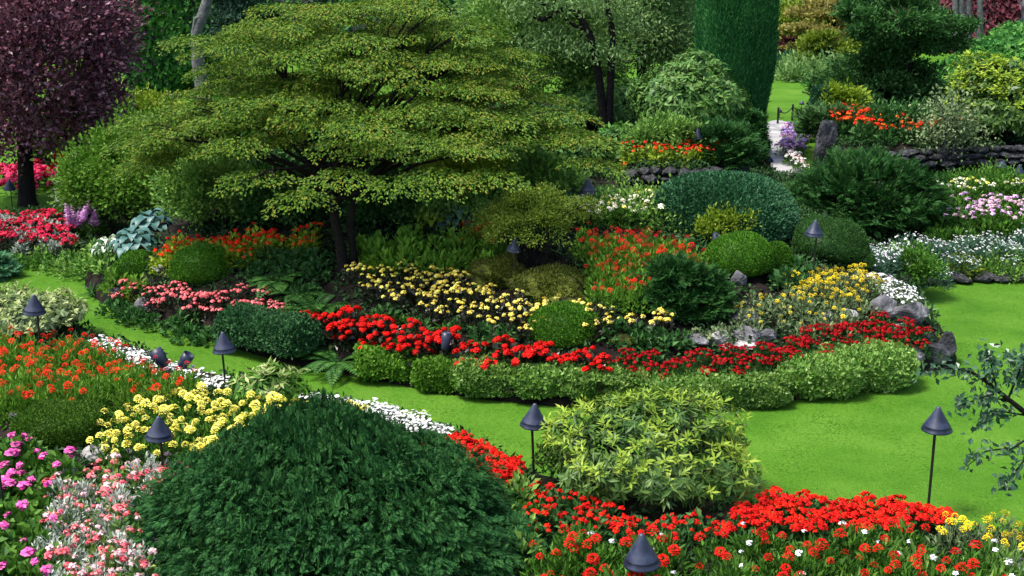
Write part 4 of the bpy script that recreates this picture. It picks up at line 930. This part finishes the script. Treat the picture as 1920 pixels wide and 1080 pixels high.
yp = [fl_dome(.045, 14, P_GOLDP)]; pp = [fl_ball(.035, 10, P_PURP)]
p_yp = [proto(.3, .17, 80, .08, .025, M_SEDUM, yp, k, up=.9) for k in (5, 4)] + [proto(.28, .17, 80, .08, .025, M_SEDUM, pp, 6, up=.9)]
bed([(1720, 965), (1800, 962), (1930, 975), (1930, 1022), (1860, 1010), (1780, 985)], p_yp, .25, .3, 'gold_daisy', 'gold or purple bedding flower at the lawn edge on the right', 'gold and purple flowers at the right edge')
mg = [fl_ball(.06, 16, P_MAG), fl_ball(.05, 14, P_MAG)]
p_mg = [proto(.36, .2, 130, .1, .08, M_GREEN, mg, k, fh=(.95, 1.15)) for k in (1, 2, 2, 1)]
bed([(-30, 800), (60, 812), (118, 868), (92, 900), (78, 960), (110, 1180), (-30, 1180)], p_mg, .28, .38, 'pink_geranium', 'magenta pink geranium with green leaves at the bottom left', 'magenta geraniums at the bottom left')
rs = [fl_ball(.045, 12, P_ROSE), fl_ball(.045, 12, P_PINK)]
rs += [fl_ball(.042, 12, petal('blushpink_petal', (.6, .25, .3), (.75, .45, .48), (.82, .65, .66)))]
p_rs = [proto(.36, .15, 70, .07, .05, M_MID, rs, k, fh=(.75, 1.15)) for k in (7, 6, 8)]
p_sv = [proto(.28, .16, 120, .09, .035, M_SILVER, [], 0, up=.7), proto(.25, .15, 110, .08, .03, M_SILVER, [], 0, up=.7)]
p_sv2 = [proto(.42, .18, 300, .06, .022, M_SILVER, [], 0, up=.9), proto(.33, .16, 230, .055, .02, M_SILVER, [], 0, up=.9)]
F8 = [(118, 880), (200, 858), (345, 868), (345, 925), (300, 965), (280, 1180), (110, 1180), (78, 930)]
bed(F8, p_rs, .27, .32, 'rose_begonia', 'rose red and pink begonia among silver leaves left of the big yew', 'rose begonias left of the big yew')
bed(F8, p_sv2, .3, .3, 'silver_ragwort', 'silver white dusty leaved plant among rose begonias', 'silver plants among the rose begonias', 'plant')

# left rear bed
p_lr = [proto(.3, .17, 40, .08, .05, M_BRONZE, [fl_ball(.06, 14, P_DKRED), fl_ball(.06, 14, petal("cherry_petal", (.45, .004, .03), (.6, .01, .06), (.7, .05, .1)))], k) for k in (7, 6, 8)]
LB = [(-20, 395), (108, 393), (128, 420), (128, 450), (60, 458), (-20, 455)]
bed(LB, p_lr, .3, .3, 'red_begonia', 'cherry red begonia in the far left bed by the plum tree', 'cherry begonias in the far left bed')
bed(LB, p_sv, .45, .26, 'silver_ragwort', 'silver leaved plant among the cherry begonias at the far left', 'silver plants in the far left bed', 'plant')
p_ed = [proto(.25, .22, 90, .08, .05, M_GREEN, [], 0), proto(.25, .22, 90, .08, .05, M_MID, [], 0)]
bed([(-20, 462), (60, 462), (150, 468), (210, 470), (205, 492), (100, 488), (-20, 482)], p_ed, .32, .22, 'leafy_perennial', 'green edging clump along the far left lawn', 'edging clumps along the far left lawn', 'plant')
bed([(128, 440), (205, 440), (205, 470), (140, 470)], p_ed, .3, .3, 'leafy_perennial', 'green clump in front of the lilac plumes', 'green clumps below the lilac plumes', 'plant')
# far pink bed behind the plum trunk
p_fp = [proto(.4, .25, 20, .12, .08, M_DEEP, [fl_ball(.12, 18, petal("hotpink_petal", (.7, .01, .08), (.8, .03, .14), (.85, .1, .2)))], k) for k in (6, 7)]
bed([(5, 312), (60, 300), (140, 315), (185, 332), (150, 342), (60, 342), (10, 336)], p_fp, .5, .4, 'pink_azalea', 'hot pink low flower on the lawn behind the plum trunk', 'hot pink flowers behind the plum trunk')
shrub((98, 150, 292, 330), 'bright red leaved shrub behind the plum trunk', leaf_mat("redshrub_leaf", (.25, .005, .005), (.5, .012, .01), (.65, .04, .02)), .12, .6, 3000, 40)
shrub((135, 190, 265, 310), 'red flowering shrub below the plum crown\'s right side', leaf_mat("redbloom_leaf", (.02, .05, .01), (.4, .02, .012), (.7, .04, .02)), .12, .6, 2600, 40)
shrub((50, 100, 280, 330), 'dark green bush right of the plum trunk', M_DEEP, .1, .5, 3500, 40)

# right rear beds
p_w2 = [proto(.34, .19, 120, .08, .03, leaf_mat("bluish_leaf", (.03, .09, .05), (.07, .15, .09), (.13, .23, .15)), [fl_ball(.026, 8, P_WHITE), fl_ball(.022, 8, P_WHITE)], k, up=.8, fh=(.75, 1.15)) for k in (15, 16, 14)]
bed([(1635, 455), (1680, 442), (1800, 442), (1930, 425), (1930, 475), (1800, 488), (1700, 488), (1640, 480)], p_w2, .28, .32, 'white_flower', 'white flower with bluish leaves in the rear right bed', 'white flowers in the rear right bed')
p_pf = [proto(.45, .2, 80, .1, .05, M_GREEN, [fl_ball(.06, 12, P_LILAC), fl_ball(.06, 12, petal("palepink_petal", (.6, .3, .42), (.72, .45, .55), (.8, .6, .68)))], k, up=.8) for k in (6, 5, 4)]
bed([(1765, 380), (1800, 362), (1930, 360), (1930, 395), (1800, 405), (1765, 400)], p_pf, .3, .42, 'pink_phlox', 'pale pink phlox behind the white flowers at the right', 'pink phlox in the rear right bed')
bed([(1740, 405), (1930, 398), (1930, 418), (1740, 432)], [proto(.35, .22, 110, .1, .05, M_GREEN, [], 0, up=.8)], .32, .34, 'leafy_perennial', 'bright green foliage plant below the pink phlox', 'green plants below the pink phlox', 'plant')
p_ro = [proto(.55, .2, 60, .12, .07, M_DEEP, [fl_ball(.07, 10, P_SCAR), fl_ball(.06, 10, P_ORANGE)], k) for k in (5, 6, 4)]
bed([(1600, 320), (1700, 322), (1770, 322), (1840, 321)], p_ro, .34, .4, 'orange_begonia', 'scarlet and orange begonia on the far stone terrace', 'scarlet begonias on the far terrace', line=(.35, 1.7))
bed([(1556, 230), (1570, 208), (1615, 208), (1618, 230)], p_ro, .32, .4, 'orange_begonia', 'scarlet flower in front of the dark spreading tree', 'scarlet flowers in front of the dark tree')
p_pu = [proto(.35, .2, 30, .1, .05, M_GREYG, [fl_ball(.07, 12, P_PURP), fl_ball(.07, 12, P_LILAC)], k) for k in (9, 8)]
bed([(1466, 268), (1468, 242), (1488, 226), (1518, 228), (1500, 268)], p_pu, .26, .34, 'purple_flower', 'lavender purple flower beside the pale path', 'purple flowers beside the path')
p_w3 = [proto(.3, .18, 40, .1, .05, M_GREEN, [fl_ball(.06, 10, P_WHITE), fl_ball(.06, 10, petal("blush_petal", (.7, .4, .45), (.8, .6, .62), (.85, .75, .75)))], k) for k in (7, 6)]
bed([(1484, 290), (1482, 266), (1540, 265), (1540, 298), (1515, 304)], p_w3, .25, .3, 'white_flower', 'white and blush flower between the path and the upright rock', 'white flowers beside the path')
p_yh = [proto(.4, .2, 120, .09, .04, M_GREEN, [fl_ball(.055, 10, P_CREAM), fl_ball(.05, 10, P_LEMON)], k, up=.7) for k in (4, 5, 3)]
bed([(1090, 380), (1100, 368), (1200, 360), (1290, 362), (1285, 378), (1200, 385), (1120, 390)], p_yh, .23, .38, 'cream_flower', 'cream yellow flower below the near terrace wall', 'cream flowers below the near terrace')
bed([(1745, 336), (1800, 330), (1925, 332), (1925, 344), (1750, 348)], p_yh, .3, .38, 'cream_flower', 'pale yellow flower below the far terrace wall', 'pale yellow flowers below the far terrace')
print('PLANTS', sum(COUNT.values()), COUNT)

# ------------------------------------------------------------------ hostas, ferns, plumes, strap leaves
hosta(255, 470, .5, 'big blue leaved hosta left of the orange begonias', n=30)
hosta(285, 430, .42, 'smaller blue hosta against the shrub under the maple', n=22)
hosta(205, 482, .42, 'white edged hosta beside the blue hosta', M_HOSTAW, 60, .07, .16)
hosta(860, 425, .42, 'blue hosta behind the green perennials', n=22)
hosta(1015, 385, .5, 'blue hosta between the two rear cone lamps', n=26)
hosta(1060, 388, .4, 'blue hosta right beside the rear cone lamp', n=20)
hosta(815, 425, .4, 'yellow leaved hosta behind the green perennials', M_LIME, 22, .16, .2)
def plume(px, py, label, n=9, hgt=.55):
    loc = T(px, py); rg = rng(); e = empty('astilbe_plant', loc, label, 'flower')
    d = sph(rg, 140, 0); obj('foliage', MB().add(*leaf_block(d * [.22, .22, .22] * rg.uniform(.3, 1, (140, 1)), d + [0, 0, .3], d + [0, 0, 1], .1, .05)).mesh('foliage', M_GREEN), e)
    me = fl_spike(.09, .3, 90, P_LILAC)
    for i in range(n):
        a = i * 2.4; q = .2 * math.sqrt(i / n); o = obj('plume', me, e, (q * math.cos(a), q * math.sin(a), hgt * rg.uniform(.35, .75))); o.rotation_euler = (rg.uniform(-.3, .3), rg.uniform(-.3, .3), 0)
plume(148, 448, 'lilac pink feathery plumes beside the cherry begonias', 10)
plume(182, 440, 'small lilac plumes between the hostas and the big plume', 3, .4)
for px, py, s, lab in [(520, 540, .75, 'fern below the orange begonias, left of the maple trunk'), (590, 590, .85, 'dark fern at the foot of the maple'), (635, 690, .75, 'fern spilling onto the lawn left of the pale hedge'),
                       (560, 560, .6, 'fern nestled between two larger ferns near the trunk'), (1185, 420, .6, 'fern below the cream flowers'), (1225, 425, .55, 'bright fern left of the juniper mound'), (930, 382, .6, 'fern left of the rear cone lamps'),
                       (1060, 330, .6, 'fern in the shade right of the maple skirt'), (1345, 332, .7, 'fern beside the dark yew at the cypress foot'), (1300, 290, .7, 'lime fern behind the orange begonias on the terrace'), (340, 615, .4, 'small fern at the lawn edge below the pink begonias'),
                       (790, 470, .4, 'small fern among the perennials behind the yellow begonias'), (735, 660, .4, 'small fern above the first pale hedge plant')]:
    fern(px, py, s, lab, 18, M_LIME if 'lime' in lab else (M_GREEN if 'bright' in lab else M_FERN))
for px, py, s, lab, mt in [(175, 555, .42, 'dark strap leaved clump at the island\'s left tip', M_FERN), (245, 565, .3, 'pale strap leaved tuft among the pink begonias', M_LIME), (1215, 640, .36, 'grey green spiky rosette right of the clipped dome', M_STRAP),
                           (1735, 590, .36, 'spiky tuft at the right crest beside the white flowers', M_STRAP), (1770, 640, .22, 'lime tuft at the corner of the crimson begonias', M_LIME), (785, 800, .4, 'lime grassy tuft among the white edging', M_LIME),
                           (365, 600, .35, 'dark strap leaved tuft below the pink begonias', M_FERN), (830, 620, .3, 'small green tuft above the spotlight', M_GREEN), (755, 610, .3, 'small green tuft left of the spotlight', M_GREEN)]:
    strap_plant(px, py, s, lab, 30, mt)
bed([(1520, 590), (1560, 570), (1600, 590), (1590, 618), (1530, 622), (1490, 612)], [proto(.28, .2, 130, .07, .03, M_SEDUM, [], 0, up=.8)], .26, .26, 'sage_plant', 'pale sage green mound in front of the gold marigolds', 'sage mounds below the gold marigolds', 'plant')
bed([(1300, 600), (1370, 585), (1400, 610), (1340, 625)], [proto(.2, .16, 70, .07, .04, M_SEDUM, [], 0, up=.6)], .25, .2, 'sage_plant', 'small pale plant above the row of grey rocks', 'pale plants above the grey rocks', 'plant')
shrub((1640, 1765, 478, 530), 'low green shrub on the rear right lawn edge', M_GREEN, .07, .5, 5000, 60)
shrub((1750, 1840, 490, 530), 'low olive shrub in the middle of the rear right edge', M_OLIVE, .07, .5, 3000, 50)
shrub((1825, 1940, 480, 530), 'low dark green shrub at the right end of the rear edge', M_MID, .07, .5, 4000, 60)
shrub((760, 1000, 378, 440), 'leafy screen behind the green perennials', M_MID, .08, .5, 5000, 80)
shrub((1090, 1300, 385, 432), 'low green foliage below the cream flowers', M_MID, .08, .5, 6000, 90)
shrub((1780, 1930, 335, 372), 'low clipped green hedge below the pale yellow flowers', M_GREEN, .07, .5, 5000, 80, name='low_hedge', cat='hedge')
bed([(185, 535), (225, 510), (300, 522), (240, 558)], p_gr, .32, .3, 'leafy_perennial', 'green leafy clump at the island\'s left tip', 'green clumps at the left tip', 'plant')
bed([(1105, 345), (1180, 352), (1250, 372), (1200, 374), (1110, 368)], p_grd, .3, .25, 'leafy_perennial', 'dark leafy plant below the near terrace wall', 'dark plants below the near terrace wall', 'plant')
bed([(1280, 440), (1330, 455), (1325, 480), (1290, 465)], p_grd, .3, .25, 'leafy_perennial', 'dark leafy plant left of the wide clipped dome', 'dark plants left of the wide clipped dome', 'plant')
bed([(1470, 475), (1550, 500), (1500, 515), (1460, 510)], p_grd, .3, .25, 'leafy_perennial', 'green plant between the twin domes and the dark yew bush', 'green plants beside the twin domes', 'plant')
bed([(1090, 590), (1180, 592), (1300, 625), (1280, 645), (1150, 640)], p_grd, .3, .2, 'leafy_perennial', 'dark leafy plant right of the clipped round dome', 'dark plants right of the clipped round dome', 'plant')
# thin young tree on the right terrace
def young_tree():
    Y = T(1780, 330)[1]; b = T(1780, 330); rg = rng(); e = empty('young_tree', b, 'slender young tree with pale stems before the right terrace', 'tree')
    mb = MB(); tips = []
    for a, c in [(1768, 190), (1795, 205), (1815, 235), (1750, 240), (1785, 170)]:
        p = D(a, c, Y + rg.uniform(-.2, .2)) - b; mb.add(*tube(curve((0, 0, 0), p, rg, .05, 8, .0), np.linspace(.03, .008, 8), 6), 0, True); tips.append(p)
    obj('trunk', mb.mesh('trunk', GREYBARK), e)
    P, n = [], 1800; t = np.array(tips)[rg.integers(0, 5, n)]; P = t * rg.uniform(.55, 1.05, (n, 1)) + rg.normal(size=(n, 3)) * [.3, .25, .12]
    obj('crown', MB().add(*leaf_block(P, rg.normal(size=(n, 3)) + [0, 0, -.3], rg.normal(size=(n, 3)) * .4 + [0, 0, 1], .09, .05)).mesh('crown', M_SEDUM), e)
young_tree()
# overhanging branch: a small tree standing outside the frame on the right
def near_tree():
    rg = rng(); b = np.array([5.6, 10.4, float(terrain(5.6, 10.4))]); e = empty('overhanging_tree', b, 'sparse leaved branch reaching in over the lawn from the right edge', 'tree')
    Y = 10.6; br = MB(); leaves = []
    def path(pts, r0, r1, Yv=Y):
        p = np.array([D(a, c, Yv) for a, c in pts]) - b
        t = np.linspace(0, len(p) - 1, 14); q = np.stack([np.interp(t, np.arange(len(p)), p[:, k]) for k in range(3)], 1)
        br.add(*tube(q, np.linspace(r0, r1, 14), 6), 0, True); return q
    main = path([(2080, 930), (1990, 830), (1920, 772), (1880, 740), (1830, 700), (1780, 690), (1735, 695)], .035, .006)
    subs = [path([(1890, 748), (1910, 700), (1925, 660)], .012, .005), path([(1870, 735), (1860, 690), (1850, 655)], .01, .004), path([(1960, 800), (1900, 840), (1850, 845), (1812, 875)], .012, .004, 10.4), path([(1990, 830), (1930, 850), (1900, 890), (1880, 915)], .012, .004, 10.5),
            path([(1930, 780), (1870, 770), (1835, 800)], .01, .004), path([(1900, 755), (1850, 742), (1800, 760)], .01, .004), path([(2000, 760), (1940, 720), (1890, 690)], .015, .004, 10.9), path([(1990, 700), (1930, 690), (1880, 660)], .012, .004, 10.9)]
    Ps = []
    for q in [main[5:]] + subs:
        m = 85 if q is not subs[2] else 70
        t = rg.uniform(.25, 1, m) * (len(q) - 1); i = np.minimum(t.astype(int), len(q) - 2); f = (t - i)[:, None]
        Ps.append(q[i] * (1 - f) + q[i + 1] * f + rg.normal(size=(m, 3)) * .045)
    P = np.concatenate(Ps); n = len(P)
    obj('leaves', MB().add(*leaf_block(P, rg.normal(size=(n, 3)) + [-.4, 0, -.3], rg.normal(size=(n, 3)) * .5 + [0, -.3, .8], .08 * rg.uniform(.6, 1.2, n), .042 * rg.uniform(.8, 1.2, n))).mesh('leaves', leaf_mat("overhang_leaf", (.02, .06, .03), (.045, .11, .055), (.11, .2, .11), spec=.5, rough=.35)), e).name = 'foliage'
    obj('branch', br.mesh('branch', DARKBARK), e)
    obj('trunk', MB().add(*tube(np.concatenate([[[0, 0, -.1], [.05, 0, .5]], main[:2] + [.0, 0, 0]]), [.08, .07, .05, .035], 8), 0, True).mesh('trunk', DARKBARK), e)
near_tree()

# ------------------------------------------------------------------ rocks and walls
RK = [(1660, 600, 62, 40, 'dark blocky rock under the white crest flowers', ROCK), (1712, 618, 70, 45, 'large grey rock at the right crest', ROCK), (1692, 628, 30, 18, 'small pale rock in front of the large crest rock', PALEROCK), (1590, 610, 42, 26, 'pale rock between gold and crimson flowers', PALEROCK), (1556, 618, 36, 30, 'upright grey rock left of the pale rock', ROCK),
      (1310, 655, 52, 22, 'low grey rock at the left end of the rock row', ROCK), (1350, 648, 46, 24, 'pale grey rock, second in the rock row', PALEROCK), (1400, 645, 60, 26, 'wide rock in the middle of the rock row', ROCK), (1440, 645, 44, 24, 'mossy rock at the right end of the rock row', ROCK), (1390, 662, 90, 14, 'flat pale stone in front of the rock row', PALEROCK),
      (1385, 540, 34, 30, 'grey rock left of the wide clipped dome', ROCK), (1400, 610, 60, 22, 'half buried rock above the rock row', ROCK), (1710, 690, 62, 30, 'grey rock right of the last hedge plant', ROCK), (1752, 685, 66, 40, 'brown corner rock facing the lawn', DARKROCK), (1670, 722, 52, 32, 'dark rock under the last hedge plant', DARKROCK), (1775, 672, 40, 46, 'slanting grey slab at the corner of the island', DARKROCK), (1735, 650, 46, 20, 'dark rock just below the crimson begonias', DARKROCK),
      (1260, 548, 40, 16, 'mossy stone left of the dwarf hemlock', MOSS), (212, 566, 30, 24, 'grey rock at the island\'s left tip', ROCK), (270, 590, 40, 26, 'grey rock half hidden below the pink begonias', ROCK), (298, 512, 24, 14, 'small white stone between the two clipped domes', PALEROCK),
      (180, 868, 66, 24, 'pale flat rock below the flat topped mound', PALEROCK), (250, 872, 60, 22, 'brown rock below the lemon marigolds', ROCK), (318, 872, 60, 20, 'grey rock left of the big yew', ROCK), (25, 792, 34, 18, 'white stone left of the flat topped mound', PALEROCK), (1650, 508, 60, 26, 'blue grey boulder behind the white crest flowers', DARKROCK),
      (1745, 528, 50, 22, 'dark stone at the rear right lawn edge', DARKROCK), (1790, 530, 50, 20, 'grey stone at the rear right lawn edge below the olive shrub', ROCK), (1850, 530, 60, 18, 'low dark stone at the rear right edge below a green shrub', DARKROCK), (1060, 590, 80, 30, 'brown mossy rock just above the clipped dome', MOSS), (900, 545, 60, 26, 'mossy rock left of the mossy boulder', MOSS), (1905, 1085, 90, 22, 'grey rock at the bottom right corner', ROCK),
      (1170, 655, 60, 24, 'mossy brown rock between the dome and spiky rosette', MOSS)]
for px, py, a, b, lab, mt in RK: rock(px, py, a, b, lab, mt)
rock(1550, 312, 42, 76, 'tall upright dark rock right of the path', DARKROCK, 'standing_stone', deep=.6)
rock(1503, 338, 30, 20, 'dark rock at the path edge', DARKROCK)
def wall(pxs, hpx, label, mat, rows=2, sz=.3):
    rg = rng(); P = np.array([T(a, b) for a, b in pxs]); base = P[0].copy()
    e = empty('dry_stone_wall', base, label, 'stone wall'); seg = np.linalg.norm(np.diff(P[:, :2], axis=0), axis=1); cum = np.r_[0, np.cumsum(seg)]
    h = hpx * mpp(P[0]); hh = h / rows
    bm = bmesh.new(); bmesh.ops.create_icosphere(bm, subdivisions=2, radius=1); d = np.array([v.co[:] for v in bm.verts]); F = np.array([[v.index for v in f.verts] for f in bm.faces]); bm.free()
    pool = []
    for _ in range(6):
        pn = nrm(rg.normal(size=(12, 3))); pd = rg.uniform(.6, .95, 12)
        q = np.minimum(np.where((d @ pn.T) > .05, pd / np.maximum(d @ pn.T, .05), 9).min(1), 1.05); pool.append(MB().add(d * q[:, None], F).mesh('stone', mat))
    for r in range(rows):
        s = rg.uniform(0, .2)
        while s < cum[-1]:
            L = sz * rg.uniform(.7, 1.4); x = np.array([np.interp(s + L / 2, cum, P[:, k]) for k in range(3)])
            o = obj('stone', pool[int(rg.integers(6))], e, x - base + np.array([0, rg.uniform(-.04, .04) + .05 * r, hh * (r + .5)]), 0, (L * .62, .2, hh * .66))
            o.rotation_euler = (rg.uniform(-.1, .1), rg.uniform(-.15, .15), rg.uniform(-.2, .2)); s += L
    return e
wall([(1160, 352), (1220, 362), (1290, 366), (1360, 350), (1392, 335)], 28, 'dark dry stone wall under the orange begonias', DARKROCK, 2, .26)
wall([(1560, 318), (1650, 322), (1750, 322), (1900, 320), (2000, 318)], 34, 'dark dry stone wall of the far right terrace', DARKROCK, 3, .34)
wall([(1640, 530), (1720, 533), (1800, 531), (1930, 527), (2040, 524)], 15, 'low stone edging along the rear of the right lawn', DARKROCK, 1, .34)

# ------------------------------------------------------------------ cone path lamps
m_lamp, _nt, _b = new_mat("lamp_metal"); _b.inputs["Base Color"].default_value = (.035, .045, .095, 1); _b.inputs["Roughness"].default_value = .42; _b.inputs["Specular IOR Level"].default_value = .5
_tc = _nt.nodes.new("ShaderNodeTexCoord"); _no = _nt.nodes.new("ShaderNodeTexNoise"); _no.inputs["Scale"].default_value = 9; _no.inputs["Detail"].default_value = 5; _nt.links.new(_tc.outputs["Object"], _no.inputs["Vector"])
_r = ramp(_nt, [(.01, .014, .034), (.021, .028, .062), (.055, .065, .1)], [.35, .5, .72]); _nt.links.new(_no.outputs[0], _r.inputs[0]); _nt.links.new(_r.outputs[0], _b.inputs["Base Color"])
m_pole, _nt, _b = new_mat("pole_metal"); _b.inputs["Base Color"].default_value = (.012, .014, .014, 1); _b.inputs["Roughness"].default_value = .5
m_lens, _nt, _b = new_mat("lamp_glass"); _b.inputs["Base Color"].default_value = (.5, .5, .48, 1); _b.inputs["Roughness"].default_value = .3
def lathe(prof, n=28):
    V = [(r * math.cos(2 * math.pi * j / n), r * math.sin(2 * math.pi * j / n), z) for r, z in prof for j in range(n)]
    F = [[i * n + j, i * n + (j + 1) % n, (i + 1) * n + (j + 1) % n, (i + 1) * n + j] for i in range(len(prof) - 1) for j in range(n)]
    return np.array(V), np.array(F)
def lamp(tip, wpx, hpx, base_py, label, flat=False, lean=None, tilt=None, baseY=None):
    q_ = rng(); lean = q_.normal() * .018 if lean is None else lean; tilt = q_.normal() * .05 if tilt is None else tilt
    b = T(tip[0], base_py) if baseY is None else np.array([D(tip[0], base_py, baseY)[0], baseY, float(terrain(D(tip[0], base_py, baseY)[0], baseY))])
    m = mpp(b); t = D(tip[0], tip[1], b[1]); x0 = t[0]; H = t[2] - b[2]; r = wpx * m / 2; hs = hpx * m * 1.0
    e = empty('path_lamp', (x0, b[1], b[2]), label, 'garden lamp', 'cone shaded path lamps')
    k = .16 * r
    prof = [(.0, 0), (k * .7, -.005), (k, -hs * .06), (k * 1.1, -hs * .1), (r * .55, -hs * .5), (r * .84, -hs * .78), (r * .86, -hs * .8), (r * .84, -hs * .815), (r * .97, -hs * .93), (r, -hs * .97), (r, -hs), (r * .95, -hs), (r * .8, -hs * .82), (r * .1, -hs * .15), (0, -hs * .14)]
    if flat: prof = [(0, 0), (r * .25, -hs * .1), (r * .9, -hs * .75), (r, -hs), (r * .9, -hs * .95), (0, -hs * .5)]
    o = obj('lamp_shade', MB().add(*lathe(prof), 0, True).mesh('lamp_shade', m_lamp), e, (0, 0, H)); o.rotation_euler = (tilt * .4, tilt, 0)
    o.data.materials[0] = m_lamp
    obj('pole', MB().add(*tube([[0, 0, -.15], [-lean * .6, 0, H * .4], [-lean, 0, H * .72], [0, 0, H - hs * .5]], r * .095, 8), 0, True).mesh('pole', m_pole), e)
    obj('bulb_holder', MB().add(*lathe([(0, 0), (r * .22, 0), (r * .26, -hs * .3), (r * .18, -hs * .42), (0, -hs * .42)], 12), 0, True).mesh('bulb_holder', m_lens), e, (0, 0, H - hs * .5))
    return e
lamp((63, 552), 42, 36, 690, 'cone lamp before the cream variegated shrub at the far left')
lamp((417, 622), 44, 38, 735, 'cone lamp against the lawn, left of the pale variegated shrub', lean=.02)
lamp((297, 780), 53, 43, 925, 'cone lamp among the lemon marigolds', tilt=.05)
lamp((1003, 756), 52, 44, 905, 'cone lamp on the lawn side, left of the rhododendron', lean=.03)
lamp((1760, 762), 56, 46, 968, 'cone lamp with a tall bare pole against the right lawn', lean=.01)
lamp((1203, 1000), 70, 62, 1165, 'nearest and largest cone lamp, among the bottom red zinnias', tilt=-.04)
lamp((967, 442), 28, 30, 555, 'cone lamp in front of the azalea on the mossy boulder')
lamp((1530, 412), 36, 30, 540, 'cone lamp before the dark yew bush above the gold flowers')
lamp((1102, 334), 32, 28, 420, 'right cone lamp of the rear pair beside the hostas')
lamp((985, 345), 28, 27, 425, 'left cone lamp of the rear pair beside the hostas')
lamp((1308, 240), 19, 20, 300, 'small cone lamp above the orange begonias')
lamp((17, 336), 23, 20, 390, 'pale cone lamp left of the plum trunk', tilt=.1)
lamp((1912, 308), 26, 24, 350, 'cone lamp cut off by the right edge near the far terrace')
lamp((1880, 302), 26, 12, 342, 'flat shaded lamp below the far terrace, left of a cone lamp', True)
lamp((1443, 292), 19, 11, 318, 'flat shaded lamp at the cypress foot beside the path', True)
lamp((1462, 203), 10, 8, 222, 'tiny flat lamp beside the far lawn and cypress', True)
lamp((1504, 188), 10, 8, 205, 'tiny flat lamp on the far lawn', True)
def spot(px, py, label, wpx, hpx, aim, base_py):
    b = T(px, base_py); m = mpp(b); t = D(px, py, b[1]); r, L = wpx * m / 2, hpx * m
    e = empty('spotlight', (t[0], b[1], b[2]), label, 'garden lamp'); H = t[2] - b[2]
    o = obj('lamp_body', MB().add(*lathe([(0, -L * .5), (r * .6, -L * .5), (r * .8, -L * .4), (r, L * .1), (r, L * .5), (r * .88, L * .5), (r * .8, L * .38), (0, L * .36)], 18), 0, True).mesh('lamp_body', m_lamp), e, (0, 0, H)); o.rotation_euler = aim
    obj('stake', MB().add(*tube([[0, 0, -.1], [0, 0, H * .6], [0, 0, H]], r * .25, 7), 0, True).mesh('stake', m_pole), e)
spot(836, 640, 'dark cylinder spotlight among the bright red begonias', 18, 34, (-.15, .1, 0), 690)
spot(300, 672, 'left of two small tilted spotlights by the lawn', 26, 36, (0, -.5, 0), 715)
spot(347, 676, 'right of two small tilted spotlights by the lawn', 22, 30, (0, .6, 0), 712)
spot(1342, 446, 'small grey spotlight on the back of the wide clipped dome', 14, 16, (-.6, .2, 0), 462)
p_ = T(13, 990); H_ = D(10, 812, p_[1])[2] - p_[2]
tag(obj('metal_stake', MB().add(*tube([[0, 0, -.1], [-.01, 0, H_ * .5], [-.03, 0, H_]], [.014, .014, .012], 8), 0, True).mesh('metal_stake', m_pole), None, p_), 'bare dark metal stake among the magenta geraniums', 'stake')
# chain posts by the far lawn
pts_ = [T(a, b) for a, b in [(1458, 232), (1485, 226), (1512, 222)]]
for q in pts_:
    tag(obj('chain_post', MB().add(*tube([[0, 0, -.05], [0, 0, .45]], .03, 8), 0, True).add(*lathe([(0, .5), (.035, .47), (.04, .45), (0, .44)], 8), 0, True).mesh('chain_post', m_pole), None, q), 'thin dark post carrying a chain beside the far lawn', 'post', 'chain posts by the far lawn')
t_ = np.linspace(0, 1, 12)[:, None]; mb_ = MB()
for a, b in zip(pts_[:-1], pts_[1:]): mb_.add(*tube(a + (b - a) * t_ + np.array([0, 0, 1.]) * (.42 - .6 * t_ * (1 - t_)), .015, 5), 0, True)
tag(obj('chain', mb_.mesh('chain', m_pole)), 'slack dark chain between the posts by the far lawn', 'chain')
